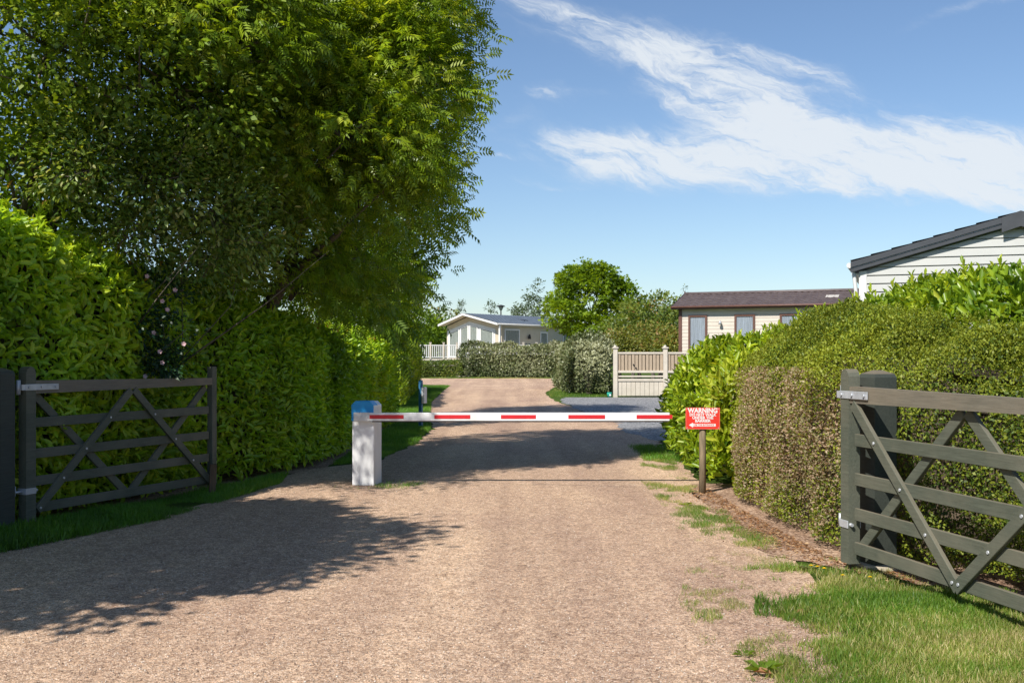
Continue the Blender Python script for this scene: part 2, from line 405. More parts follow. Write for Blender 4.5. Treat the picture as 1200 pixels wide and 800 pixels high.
def hedge(name, label, poly, height, shoulder, slope_w, leaf, size, dens, mat, core='twig', rough_amp=0.08, freq=2.2,
          tintf=None, depth=0.16, sprigs=0, sprig_h=0.3, foot=0.12, cat='hedge', group=None, up=0.5, sprig_mat=None, sprig_tint=None, thin_top=1.0):
    """height(xy)->top z, shoulder(xy)->z where the vertical face ends"""
    poly = [np.array(p, float) for p in poly]
    ctr = np.mean(poly, axis=0)
    root = empty(name, (ctr[0], ctr[1], 0), 0, label, cat, group)
    off = np.array([ctr[0], ctr[1], 0])
    tv, tf = leaf
    n = len(poly); Ps=[]; Ns=[]
    for i in range(n):
        a, b = poly[i], poly[(i+1)%n]; e = b-a; L = np.linalg.norm(e); e = e/L
        nr = np.array([e[1], -e[0]])
        mid = (a+b)/2
        if inside((mid+nr*0.02)[None], poly)[0]: nr = -nr
        hs = float(np.mean([shoulder(a), shoulder(b)]))
        face = -(mid@nr)/np.linalg.norm(mid)       # towards the camera
        d = dens*(1.0 if face > -0.25 else 0.12)
        k = int(L*hs*d); 
        t = rng.random(k)*L; z = rng.random(k)
        q = a+t[:,None]*e
        sh = np.array([shoulder(x) for x in q]) if k else np.zeros(0)
        zz = foot+z*(sh-foot)
        Ps.append(np.column_stack([q, zz])); Ns.append(np.column_stack([np.tile(nr, (k,1)), np.full(k, 0.15)]))
    # top
    P2 = np.array(poly); lo = P2.min(0); hi = P2.max(0)
    k = int(np.prod(hi-lo)*dens*1.15*thin_top); q = lo+rng.random((k,2))*(hi-lo); q = q[inside(q, poly)]
    d, g = seg_dist(q, poly)
    sh = np.array([shoulder(x) for x in q]); hh = np.array([height(x) for x in q])
    u = np.clip(d/slope_w, 0, 1); z = sh+(hh-sh)*np.sin(u*PI/2)
    sl = (hh-sh)/slope_w*np.cos(u*PI/2)*PI/2
    nn = np.column_stack([-g*sl[:,None], np.ones(len(q))])
    # steep shoulders get extra leaves
    ex = np.clip(sl, 0, 3); rep = rng.random(len(q)) < ex/2
    Ps.append(np.column_stack([q, z])); Ns.append(nn)
    q2 = q[rep]+rng.normal(size=(rep.sum(),2))*0.03
    Ps.append(np.column_stack([q2, z[rep]])); Ns.append(nn[rep])
    Pp = np.concatenate(Ps); Nn = np.concatenate(Ns); Nn /= np.linalg.norm(Nn, axis=1, keepdims=True)
    k = len(Pp)
    bulge = field(Pp, freq, 3)*rough_amp + field(Pp, freq*3.3, 4)*rough_amp*0.45
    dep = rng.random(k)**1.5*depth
    Pp = Pp+Nn*(bulge-dep+0.03)[:,None]+rng.normal(size=(k,3))*size*0.15
    Pp[:,2] = np.maximum(Pp[:,2], 0.03)
    A = Nn*0.34+np.array([0,0,up])+rnd(k)*0.75
    Nl = Nn+rnd(k)*0.65+np.array([0,0,0.35])
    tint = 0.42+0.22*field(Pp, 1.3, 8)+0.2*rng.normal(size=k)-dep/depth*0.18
    if tintf is not None: tint = tintf(Pp, tint)
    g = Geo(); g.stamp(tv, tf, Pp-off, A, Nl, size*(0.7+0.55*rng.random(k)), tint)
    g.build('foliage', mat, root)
    if sprigs:
        g = Geo(); kk = sprigs
        idx = rng.choice(len(Ps[-2]), kk, replace=False) if len(Ps[-2]) > kk else np.arange(len(Ps[-2]))
        base = Ps[-2][idx]; base[:,2] += 0.02
        for b in base:
            hgt = sprig_h*(0.4+0.9*rng.random()**1.5)*float(np.clip(0.6+0.6*(b[2]-1.75), 0.55, 1.25)); m = int(7+rng.random()*6)
            lean = np.array([rng.normal()*.22, rng.normal()*.22, 1.0]); lean /= np.linalg.norm(lean)
            tt = np.linspace(0.1, 1, m); pp = b+lean*hgt*tt[:,None]
            ang = np.arange(m)*2.4+rng.random()*6
            rad = np.column_stack([np.cos(ang), np.sin(ang), np.zeros(m)])
            A = rad*(1.25-tt)[:,None]+lean*(0.55+0.6*tt)[:,None]+rnd(m)*0.12
            Nl = -rad*0.5+lean
            g.stamp(tv, tf, pp-off, A, Nl, size*(1.05-0.3*tt)*(0.85+0.3*rng.random(m)), (0.62+0.16*rng.normal(size=m)+0.18*tt) if sprig_tint is None else np.clip(sprig_tint+0.1*rng.normal(size=m), 0, 0.58))
        o = g.build('shoots', sprig_mat or mat, root)
    # solid dark backing in wood colour, added so the leaves aren't seen through
    mb = MB()
    z0 = 0.0
    l1 = inset(poly, depth+0.10+rough_amp); sh = [shoulder(p) for p in poly]; hh = [height(p) for p in l1]
    n = len(poly)
    def ring(pl, zs): return [mb.bm.verts.new((p[0]-off[0], p[1]-off[1], z)) for p, z in zip(pl, zs)]
    r0 = ring(l1, [z0]*n); r1 = ring(l1, [s-0.16-rough_amp for s in sh])
    i2 = min(slope_w*0.5+depth+0.08, 0.42); f2 = math.sin(min(1, i2/slope_w)*PI/2)
    l2 = inset(poly, i2); r2 = ring(l2, [s+(height(p)-s)*f2-depth-0.12-rough_amp for s, p in zip(sh, l2)])
    i3 = min(slope_w+depth, 0.58); f3 = math.sin(min(1, i3/slope_w)*PI/2)
    l3 = inset(poly, i3); r3 = ring(l3, [s+(height(p)-s)*f3-depth-0.16-rough_amp for s, p in zip(sh, l3)])
    for a, b in ((r0,r1),(r1,r2),(r2,r3)):
        for i in range(n): mb.bm.faces.new((a[i], a[(i+1)%n], b[(i+1)%n], b[i]))
    try:
        f = mb.bm.faces.new(r3); bmesh.ops.triangulate(mb.bm, faces=[f])
    except Exception: pass
    bmesh.ops.subdivide_edges(mb.bm, edges=mb.bm.edges[:], cuts=3, use_grid_fill=True)
    for v in mb.bm.verts:
        if v.co.z > 0.05: v.co += Vector(rng.normal(size=3)*0.025)
    mb.build('dark_core', M[core], root)
    return root

# ------------------------------------------------------------ trees
def tree(name, label, cat, base, blobs, clusters, per, leaf, size, mat, spread=0.42, trunk_r=0.16, droop=0.25, group=None,
         stems=1, inner=0.5, twigs=60, tb=0.0, shell=0.45, barkm='bark', radial=0.7, hang=0.0):
    base = np.array(base, float)
    root = empty(name, tuple(base), 0, label, cat, group)
    B = np.array([list(b[0])+([b[1]]*3 if not hasattr(b[1], '__len__') else list(b[1])) for b in blobs], float)
    w = B[:,3]*B[:,4]; w = w/w.sum()
    which = rng.choice(len(B), clusters, p=w)
    d = rnd(clusters); d[:,2] = np.where(d[:,2] < -0.55, -d[:,2], d[:,2])
    rr = (shell+(1-shell)*rng.random(clusters)**0.6)
    Cc = B[which,:3]+d*B[which,3:6]*rr[:,None]
    bump_ = 1+0.16*field(Cc, 1.9, 21)[:,None]
    Cc = B[which,:3]+(Cc-B[which,:3])*bump_
    keep = np.ones(clusters, bool)                      # thin the buried ones
    for j in range(len(B)):
        q = np.linalg.norm((Cc-B[j,:3])/B[j,3:6], axis=1)
        keep &= ~((q < 0.55) & (rng.random(clusters) < inner))
    Cc = Cc[keep]; which = which[keep]; d = d[keep]; nC = len(Cc)
    tv, tf = leaf
    g = Geo()
    k = nC*per; ci = np.repeat(np.arange(nC), per)
    sp = spread*(0.6+0.8*rng.random(nC))[ci]
    o = rnd(k)*(rng.random(k)**0.45)[:,None]*sp[:,None]*np.array([1.1,1.1,0.72])
    if hang: o[:,2] -= np.abs(rng.random(k))*hang
    Pp = Cc[ci]+o
    out = d[ci]*radial+o/np.maximum(np.linalg.norm(o, axis=1, keepdims=True), 1e-3)*0.6
    A = out+rnd(k)*0.55+np.array([0,0,-droop])
    Nl = np.array([0,0,0.45])+out*0.75+rnd(k)*0.55
    tc = 0.45+0.2*rng.normal(size=nC)+tb
    tint = tc[ci]+0.13*rng.normal(size=k)
    ok = Pp[:,2] > 0.25
    g.stamp(tv, tf, (Pp-base)[ok], A[ok], Nl[ok], (size*(0.65+0.6*rng.random(k)))[ok], tint[ok])
    g.build('crown', mat, root)
    mb = MB()
    cen = np.average(B[:,:3], axis=0, weights=w)
    for s_ in range(stems):
        j = np.array([rng.normal()*0.25, rng.normal()*0.25, 0])*(stems > 1)
        top = cen-base+j*3; top[2] *= 0.85
        pts = [j*0.6+np.array([0,0,-0.1])]
        for t in (0.15, 0.35, 0.55, 0.8, 1.0):
            pts.append(j+(top-j)*np.array([t**1.5, t**1.5, t])+rng.normal(size=3)*0.04*top[2]*0.5*np.array([1,1,0.1]))
        q = trunk_r/math.sqrt(stems)
        mb.tube([Vector(p) for p in pts], [q*1.5, q*1.12, q, q*0.8, q*0.45, q*0.08], 9)
        for b in B[s_::stems]:
            st = Vector(pts[3])+Vector(rng.normal(size=3)*0.05); en = Vector(b[:3]-base)
            m1 = st.lerp(en, 0.4)+Vector(rng.normal(size=3)*0.2)
            mb.tube([st, m1, st.lerp(en, 0.75)+Vector(rng.normal(size=3)*0.12), en], [q*0.5, q*0.34, q*0.2, q*0.08], 7)
    for i in rng.choice(nC, min(twigs, nC), replace=False):
        b = B[which[i]]; st = Vector(b[:3]-base); en = Vector(Cc[i]-base)
        m1 = st.lerp(en, 0.5)+Vector(rng.normal(size=3)*0.12)+Vector((0,0,-0.08))
        mb.tube([st.lerp(en, 0.1), m1, en], [trunk_r*0.16, trunk_r*0.1, 0.006], 5)
    mb.build('trunk', M[barkm], root)
    return root

# ------------------------------------------------------------ SETTING: ground
def noisy_poly(pts, amp=0.05, step=0.25, seed=1):
    r = np.random.default_rng(seed); out = []
    n = len(pts)
    for i in range(n):
        a = np.array(pts[i], float); b = np.array(pts[(i+1)%n], float); L = np.linalg.norm(b-a)
        st = step*max(1, 0.05*min(abs(a[1]), abs(b[1]))) ; k = max(1, min(60, int(L/st)))
        for j in range(k):
            p = a+(b-a)*j/k
            out.append(p+r.normal(size=2)*amp*(0 if j == 0 and False else 1)*min(1, L/2))
    return out
def sheet(name, poly, z, mat, kind='structure', label=None, cat=None):
    bm = bmesh.new(); f = bm.faces.new([bm.verts.new((p[0], p[1], z)) for p in poly])
    if f.calc_area() and f.normal.z < 0: bmesh.ops.reverse_faces(bm, faces=[f])
    bmesh.ops.triangulate(bm, faces=bm.faces[:])
    me = bpy.data.meshes.new(name); bm.to_mesh(me); bm.free()
    o = link(name, me, mat); 
    return tag(o, label, cat, kind=kind)
sheet('ground', [(-900,-200),(900,-200),(900,1500),(-900,1500)], -0.008, M['turf'])

road = [(2.4,-12),(1.75,2),(1.75,5.3),(1.95,6.6),(2.1,7.6),(2.2,8.6),(2.3,10.5),(2.3,12.5),(2.4,14.5),(2.5,17),(2.7,20.2),(2.85,24),(2.4,29),(1.6,38),(1.4,43),(1.42,48),(2.0,55),(2.9,66),(3.9,80),
        (-16,81.5),(-16,66),(-5.6,63),(-3.35,60),(-3.1,50),(-2.75,38),(-2.2,30),(-1.72,24),(-1.7,20),(-2.0,16.6),(-2.45,15.9),(-2.95,15.2),(-2.95,13.7),(-3.45,10.66),(-4.2,8.76),(-5.1,7.2),(-6.5,5.2),(-12,2),(-14,-12)]
sheet('road', noisy_poly(road, 0.035, 0.22), -0.004, M['gravel'])
drive = [(2.0,42.5),(1.75,39),(1.9,33),(2.5,26),(2.35,23.5),(2.6,20.6),(9.5,19.8),(9.5,42.5)]
sheet('driveway', noisy_poly(drive, 0.06, 0.3, 4), 0.0, M['slate'])
soil = [(2.2,13.6),(2.1,12.4),(2.02,11.2),(1.98,10.2),(2.02,9.3),(2.0,8.7),(2.35,8.25),(3.1,7.2),(3.3,5.2),(4.2,4.4),(4.2,13.6)]
sheet('soil_strip', noisy_poly(soil, 0.07, 0.07, 7), 0.001, M['soil'])
soil2 = [(-4.9,8.2),(-4.55,9.6),(-3.45,12.9),(-2.62,15.7),(-2.55,24.5),(-3.9,24.5),(-5,15),(-6.5,9)]
sheet('soil_strip', noisy_poly(soil2, 0.04, 0.2, 9), 0.001, M['soil'])

# grass: one mesh of blades per stretch
blade = (np.array([[-.5,0,0],[.5,0,0],[.38,.55,.06],[-.38,.55,.06],[.06,1,.22],[-.06,1,.22]], float)*np.array([0.085,1,1]), np.array([[0,1,2,3],[3,2,4,5]]))
def grass(name, label, poly, dens, h, mat, clump=0.0, seed=1, tb=0.0, hvar=0.5, edge=0.1, distf=None, nf=1.0):
    poly = [np.array(p, float) for p in poly]; P2 = np.array(poly); lo = P2.min(0); hi = P2.max(0)
    n = int(np.prod(hi-lo)*dens); q = lo+rng.random((n,2))*(hi-lo); q = q[inside(q, poly)]
    if distf is not None: q = q[rng.random(len(q)) < distf(q)]
    d, _ = seg_dist(q, poly); p3 = np.column_stack([q, np.zeros(len(q))])
    cf = field(p3, 3.2*nf, seed)+0.6*field(p3, 9*nf, seed+1)
    if edge > 0.3: keep = rng.random(len(q)) < np.clip(1.7*d/edge+0.75*np.clip(cf,-0.8,1)-0.35, 0.0, 1)
    else: keep = rng.random(len(q)) < np.clip(d/edge+0.15, 0, 1)
    keep &= (cf > clump+rng.normal(size=len(q))*0.18)
    q = q[keep]; p3 = p3[keep]; cf = cf[keep]; n = len(q)
    A = np.column_stack([rng.normal(size=n)*0.42, rng.normal(size=n)*0.42, np.ones(n)])
    a = rng.random(n)*6.283; Nl = np.column_stack([np.cos(a), np.sin(a), np.full(n, 0.2)])
    hf = 1+0.28*field(p3, 2.5, seed+5)
    g = Geo(); g.stamp(blade[0], blade[1], p3, A, Nl, h*(1-hvar+hvar*1.4*rng.random(n))*np.clip(hf, 0.5, 1.6), 0.45+tb+0.22*field(p3, 1.4, seed+2)+0.14*field(p3, 5.5, seed+3)+0.19*rng.normal(size=n))
    o = g.build(name, mat); return tag(o, label, 'grass', kind='stuff')
grass('grass', 'bright clipped grass in the sun beneath the right five bar gate', [(1.02,4.6),(1.15,5.5),(1.42,6.5),(1.62,7.4),(1.72,8.4),(2.3,8.6),(3.2,7.6),(4.6,6.2),(4.6,4.4)], 19000, 0.048, M['grass'], -2.5, 2, 0.08, edge=0.8, nf=1.9)
grass('grass', 'thin yellowed grass tufts in the gravel beside the clipped hedge', [(1.0,5.3),(1.4,5.6),(1.75,6.8),(2.1,8.4),(2.25,9.4),(2.1,10.5),(2.3,12.6),(2.4,15.5),(2.6,18.5),(2.1,18.2),(1.6,13.8),(1.55,11),(1.4,8.8),(1.05,7)], 9000, 0.030, M['grass'], 0.42, 12, 0.12, edge=0.35, nf=2.3)
grass('grass', 'lush shaded grass along the foot of the left gate and hedge', [(-5.6,6.6),(-4.04,8.72),(-3.28,10.62),(-2.82,13.6),(-2.95,14.6),(-3.4,13.3),(-4.45,10.3),(-5.2,8.6),(-6.4,7.6)], 9000, 0.065, M['grass_dk'], -1.4, 5, 0.0, edge=0.08)
grass('grass', 'mown grass verge between the left hedge and the drive beyond the barrier', [(-2.6,15.9),(-2.0,16.4),(-1.72,20),(-1.74,24),(-2.2,30),(-2.75,38),(-3.1,50),(-3.3,60),(-5.5,62),(-4.6,50),(-3.5,33),(-2.75,25)], 4200, 0.055, M['grass_dk'], -1.5, 8, 0.08, edge=0.08,
      distf=lambda q: np.clip(18/q[:,1], 0.12, 1))
grass('grass', 'small grass corner at the foot of the silver leaved hedge', [(1.5,43),(1.55,47),(2.2,54),(3.9,54),(3.95,43)], 1200, 0.09, M['grass'], -1.5, 15, 0.0, edge=0.15)
grass('grass', 'narrow grass strip under the far silver hedge', [(-7.5,79.5),(3.6,79.5),(3.6,81.2),(-7.5,81.2)], 500, 0.10, M['grass'], -1.5, 18, 0.15, edge=0.2)
grass('grass', 'shaded grass at the foot of the laurel by the grey gravel', [(1.95,16.2),(2.0,19.2),(3,19.8),(3,16.2)], 2600, 0.07, M['grass_dk'], -0.5, 28, 0.0, edge=0.2)
grass('grass', 'few weeds growing round the foot of the barrier post', [(-2.1,13.0),(-1.2,13.0),(-1.0,13.5),(-1.5,13.9),(-2.2,13.5)], 2400, 0.05, M['grass_dk'], 0.35, 33, 0.1, edge=0.15)

# loose stones lying on the gravel near the camera
g = Geo()
octv = np.array([[1,0,0],[-1,0,0],[0,1,0],[0,-1,0],[0,0,.7],[0,0,-.5]], float); octf = np.array([[0,2,4],[2,1,4],[1,3,4],[3,0,4],[2,0,5],[1,2,5],[3,1,5],[0,3,5]])
n = 30000
yy = 4.6+9*rng.random(n)**1.5; xx = -4.2*yy/9*1.05+(4.2*yy/9*1.05+1.7)*rng.random(n)
q = np.column_stack([xx, yy]); q = q[inside(q, [np.array(p, float) for p in road])]; n = len(q)
g.stamp(octv, octf, np.column_stack([q, np.full(n, 0.0)]), rnd(n)*np.array([1,1,.2]), np.column_stack([rng.normal(size=(n,2))*.25, np.ones(n)]), 0.0024+0.0040*rng.random(n)**2.5, rng.random(n))
mst, nt, out = newmat('stone_chips')
at = N(nt, 'ShaderNodeAttribute', attribute_name='tint')
r = ramp(nt, [(0.0,(0.16,0.11,0.08)),(0.4,(0.40,0.30,0.21)),(0.8,(0.58,0.46,0.35)),(1.0,(0.82,0.76,0.68))], at.outputs['Fac'])
b = N(nt, 'ShaderNodeBsdfPrincipled', Roughness=0.8); nt.links.new(r.outputs[0], b.inputs['Base Color']); nt.links.new(b.outputs[0], out.inputs[0])
tag(g.build('gravel', mst), 'loose tan stone chips lying on the drive', 'gravel', kind='stuff')
# leaf litter under the clipped hedge
g = Geo(); n = 2600
t = rng.random(n); bx = np.interp(t*5, [0,1,2,3,4,5], [2.35,2.36,2.4,2.44,2.5,3.0]); by = np.interp(t*5, [0,1,2,3,4,5], [13,11.8,10.6,9.6,8.6,7.6])
q = np.column_stack([bx-0.05-np.abs(rng.normal(size=n))*0.16, by+rng.normal(size=n)*0.08, 0.008+rng.random(n)*0.008])
g.stamp(*diamond(.55), q, rnd(n)*np.array([1,1,.15]), np.column_stack([rng.normal(size=(n,2))*.3, np.ones(n)]), 0.018+0.02*rng.random(n), rng.random(n))
tag(g.build('debris', M['deadleaf']), 'dry brown leaf litter along the foot of the clipped hedge', 'leaf litter', kind='stuff')
# separate fallen leaves
for (px, py, s, a, lab) in ((1003,664+70,0.11,0.3,None),):
    pass
def fallen(px, py, s, a, lab):
    x, y = G(px, py); g = Geo(); 
    g.stamp(*broad(.5,.1,.2), np.zeros((1,3)), np.array([[math.cos(a), math.sin(a), .15]]), np.array([[0.1,-.2,1.]]), s, 0.45)
    o = g.build('fallen_leaf', M['deadleaf']); o.location = (x, y, 0.02); tag(o, lab, 'leaf', 'dead leaves dropped at the grass edge')
fallen(933, 722, 0.09, 0.4, 'curled brown dead leaf in the grass edge nearer the gate')
fallen(905, 794, 0.10, 2.6, 'curled brown dead leaf at the bottom edge of the photo')
# dandelions
def flower(px, py, n_, lab):
    x, y = G(px, py); root = empty('yellow_flower', (x, y, 0), 0, lab, 'flower', 'yellow flowers in the grass by the right gate')
    k = 14
    a = np.arange(k)*2*PI/k
    heads = [np.array([rng.normal()*0.035, rng.normal()*0.035, 0.075+0.02*rng.random()]) for _ in range(n_)]
    for h in heads:
        g = Geo()
        for lv, s in ((0.25, 0.018), (0.9, 0.013)):
            A = np.column_stack([np.cos(a+lv), np.sin(a+lv), np.full(k, lv)])
            g.stamp(*diamond(.42), np.tile(h, (k,1)), A, np.tile([0,0,1.], (k,1)), s, rng.random(k))
        g.build('flower_head', M['yellow'], root)
    mb = MB()
    for h in heads: mb.tube([(0,0,-0.005), (h[0]*.6,h[1]*.6,0.04), tuple(h)], 0.0018, 5)
    mb.build('stem', M['grass_dk'], root)
flower(959, 679, 3, 'cluster of three yellow flowers in the grass left of the right gate')
flower(984, 691, 1, 'single yellow flower in the grass between the cluster and the gate')
flower(1020, 690, 1, 'single yellow flower in the grass under the gate bottom rail')

def weed(px, py, n_, s, lab, mat):
    x, y = G(px, py); root = empty('weed_plant', (x, y, 0), 0, lab, 'weed', 'broad leaved weeds at the grass edge')
    a = np.arange(n_)*2.4+rng.random(); r_ = 0.25+0.5*rng.random(n_)
    A = np.column_stack([np.cos(a), np.sin(a), r_]); g = Geo()
    g.stamp(*broad(.42,.08,.25), np.column_stack([np.cos(a)*.012, np.sin(a)*.012, np.full(n_, .006)]), A, np.tile([0,0,1.], (n_,1)), s*(0.7+0.5*rng.random(n_)), 0.35+0.3*rng.random(n_))
    g.build('leaves', M[mat], root)
    return root
weed(893, 788, 9, 0.085, 'broad leaved green weed growing from the gravel at the bottom edge', 'dark_oval')
weed(950, 668, 11, 0.075, 'grey green thistle rosette beside the cluster of yellow flowers', 'silver')
weed(872, 768, 6, 0.05, 'tiny broad leaved weed alone in the gravel, above the bottom one', 'dark_oval')
weed(803, 592, 8, 0.06, 'small pale weed at the foot of the warning sign post', 'laurel_sun')

# ------------------------------------------------------------ GATES
def gate(loc, rz, flip, label, post_off, post_label, flare):
    root = empty('five_bar_gate', loc, rz, label, 'gate', 'pair of open five bar field gates')
    L = 2.72; T = 0.075; g_ = M['gate']; tw = 0.030
    # hanging stile with a rounded head
    W = 0.115
    ol = [(-W/2,0.0),(W/2,0.0),(W/2,1.33)]+[(W/2*math.cos(a), 1.345+W/2*1.15*math.sin(a)) for a in np.linspace(0.2, PI-0.2, 7)]+[(-W/2,1.33)]
    MB().prism(ol, -0.045, 0.045).build('hanging_stile', g_, root)
    MB().box((L, 0, 0.72), (0.085, T, 1.34), bev=0.006).build('closing_stile', g_, root)
    # top rail: tapering from deep at the hinge
    MB().prism([(W/2,1.165),(L-0.043,1.185),(L-0.043,1.262),(W/2,1.285)], -T/2, T/2).build('top_rail', M['toprail'], root)
    for z in (0.90, 0.617, 0.365, 0.12):
        MB().box((L/2+0.005, 0.0, z), (L-W-0.04, 0.026, 0.088), bev=0.003).build('rail', g_, root)
    s = -1 if not flip else 1          # side of the pair that starts at the top of the hinge
    yv = s*(0.013+tw/2-0.001+0.0015)
    for (a, b, y) in (((0.10,1.16),(L/2+0.01,0.085),yv), ((L-0.09,1.16),(L/2-0.01,0.085),yv), ((0.09,0.10),(L/2-0.02,1.165),-yv), ((L-0.08,0.10),(L/2+0.02,1.165),-yv)):
        dy = 0.0015 if a[0] > L/2 else 0.0
        mb = MB().bar((a[0], y+math.copysign(dy, y), a[1]), (b[0], y+math.copysign(dy, y), b[1]), 0.078, tw, 0.003)
        mb.build('brace', g_, root)
        yf = y+math.copysign(tw/2+0.004, y)
        for z in (0.90, 0.617, 0.365, 0.12):
            t = (z-a[1])/(b[1]-a[1]); x = a[0]+(b[0]-a[0])*t
            m = MB(); m.tube([(x, yf-math.copysign(0.006, y), z), (x, yf+math.copysign(0.004, y), z)], 0.011, 8); m.build('bolt', M['galv'], root)
    for y in (-0.049, 0.049):
        m = MB(); m.box((0.13, y, 1.225), (0.40, 0.007, 0.056), bev=0.002)
        for x in (-0.03, 0.12, 0.29): m.tube([(x, y+math.copysign(0.003, y), 1.225), (x, y+math.copysign(0.014, y), 1.225)], 0.012, 8)
        m.build('hinge_strap', M['galv'], root)
    m = MB(); m.tube([(-0.105,0,1.16),(-0.105,0,1.29)], 0.021, 10); m.box((-0.085,0,1.225),(0.05,0.098,0.05)); m.build('hinge_eye', M['galv'], root)
    m = MB(); m.box((-0.062,0,0.285),(0.01,0.10,0.055)); 
    for y in (-0.049, 0.049): m.box((-0.0,y,0.285),(0.115,0.007,0.055), bev=0.002)
    m.tube([(0.01,-0.03,0.285),(0.085,-0.03,0.285)], 0.013, 8); m.tube([(-0.16,0,0.285),(-0.06,0,0.285)], 0.012, 8); m.tube([(-0.15,0,0.25),(-0.15,0,0.34)], 0.012, 8)
    m.build('hinge_clamp', M['galv'], root)
    # gate post, a thing of its own
    cr, sr = math.cos(rz), math.sin(rz)
    px, py = loc[0]+post_off[0]*cr-post_off[1]*sr, loc[1]+post_off[0]*sr+post_off[1]*cr
    p = empty('gate_post', (px, py, 0), rz+0.12, post_label, 'gate post', 'square posts the field gates hang from')
    w = 0.095; m = MB()
    vs = []
    for z, k in ((-0.1,1),(1.40,1),(1.425,0.9),(1.452,0.25)):
        vs.append([m.bm.verts.new((sx*w*k, sy*w*k, z)) for sx, sy in ((-1,-1),(1,-1),(1,1),(-1,1))])
    for a, b in zip(vs, vs[1:]):
        for i in range(4): m.bm.faces.new((a[i], a[(i+1)%4], b[(i+1)%4], b[i]))
    m.bm.faces.new(vs[-1]); m.build('shaft', M['gatepost'], p)
    m = MB(); m.prism_z([(0.19*math.cos(a)*(0.8+0.3*random.random()), 0.17*math.sin(a)*(0.8+0.3*random.random())) for a in np.linspace(0, 2*PI, 12)[:-1]], -0.02, 0.035)
    m.build('footing', M['mortar'], p)
    return root
rgx = math.atan2(-1.41, 0.29)
gate((2.47, 8.10, 0.05), rgx, False, 'open five bar timber gate in full sun on the grass at the right', (-0.03, 0.235), 'square dark green post with a split pyramid top behind the sunlit gate', 0)
rgl = math.atan2(2.53, 0.99)
gate((-4.40, 10.07, 0.05), rgl, True, 'open five bar timber gate standing in shade against the left laurel hedge', (-0.27, 0.06), 'square dark post in deep shade at the hinge of the left gate', 0)
x, y = -3.36, 12.50
m = MB(); m.box((0,0,0.14),(0.07,0.05,0.42), Matrix.Rotation(0.04,3,'Y'), 0.004)
o = m.build('wooden_stake', M['brownwood']); o.location = (x, y-0.06, 0); o.rotation_euler = (0,0,0.4)
tag(o, 'short brown timber stake propping the free end of the left gate', 'stake')
# flint-coloured stones at the foot of the right hinge

# ------------------------------------------------------------ BARRIER
bx, by = -1.77, 13.55
root = empty('barrier_gate', (bx, by, 0), 0, 'white barrier cabinet with blue top and a long lowered arm of red strips', 'barrier')
hr = Matrix.Rotation(R(-9), 4, 'Z')
def hull(w, d, z0, z1, ch, bev):
    ol = [(-w/2,z0),(w/2,z0),(w/2,z1-ch),(w/2-ch,z1),(-w/2+ch,z1),(-w/2,z1-ch)]
    m = MB(); m.prism(ol, -d/2, d/2); m.bm.faces.ensure_lookup_table()
    bmesh.ops.bevel(m.bm, geom=[e for e in m.bm.edges], offset=bev, segments=2, affect='EDGES', profile=0.6)
    return m
m = hull(0.27, 0.35, 0, 1.012, 0.05, 0.010); bmesh.ops.transform(m.bm, matrix=hr, verts=m.bm.verts); m.build('cabinet', M['white'], root)
m = hull(0.276, 0.20, 0.775, 1.019, 0.05, 0.008); bmesh.ops.transform(m.bm, matrix=hr @ Matrix.Translation((-0.006,-0.082,0)), verts=m.bm.verts); cap = m.build('blue_hood', M['blue'], root)
az = 0.832; ay = -0.235
m = MB(); m.box((-0.035, ay-0.004, az),(0.19,0.02,0.105), bev=0.003); m.box((0.02, ay+0.05, az),(0.07,0.09,0.06)); 
for x in (-0.10,-0.03,0.03): m.tube([(x, ay-0.012, az),(x, ay-0.026, az)], 0.010, 8)
m.build('arm_bracket', M['whitepvc'], root)
m = MB(); m.box((1.86, ay, az),(3.60,0.045,0.098), bev=0.004); arm = m.build('barrier_arm', M['white'], root)
for (a, b_) in ((433,473),(509,551),(587,628),(666,709),(746,788)):
    xa = (a-600)/F*13.29-bx; xb = (b_-600)/F*13.29-bx
    m = MB(); m.box(((xa+xb)/2, ay-0.0245, az),(xb-xa,0.003,0.046)); m.box(((xa+xb)/2, ay+0.0245, az),(xb-xa,0.003,0.046)); m.build('red_strip', M['red'], arm)
m = MB(); m.box((1.87, ay, az-0.056),(3.55,0.03,0.014)); m.build('rubber_edge', M['black'], arm)

# ------------------------------------------------------------ WARNING SIGN
def text_mesh(body, size, offset, extr):
    cu = bpy.data.curves.new('t', 'FONT'); cu.body = body; cu.size = size; cu.align_x = 'CENTER'; cu.align_y = 'CENTER'; cu.offset = offset; cu.extrude = extr; cu.resolution_u = 3
    o = bpy.data.objects.new('t', cu); COL.objects.link(o)
    bpy.context.view_layer.update()
    me = bpy.data.meshes.new_from_object(o.evaluated_get(bpy.context.evaluated_depsgraph_get()))
    bpy.data.objects.remove(o); return me
sx, sy = 2.165, 12.62
root = empty('warning_sign', (sx, sy, 0), R(-4), 'small red warning sign with white lettering on a round wooden post', 'sign')
m = MB(); m.tube([(0,0,-0.1),(0.004,0,0.4),(0,0,0.92)], [0.041,0.039,0.037], 12); m.build('post', M['postwood'], root)
m = MB(); m.box((0,-0.046,0.853),(0.385,0.008,0.245)); pan = m.build('panel', M['signred'], root)
m = MB()
for z in (0.853+0.119, 0.853-0.119): m.box((0,-0.0512,z),(0.378,0.0014,0.004))
for x in (-0.187, 0.187): m.box((x,-0.0512,0.853),(0.004,0.0014,0.232))
m.build('border', simple('pale_red_border',(0.72,0.20,0.14),0.5), pan)
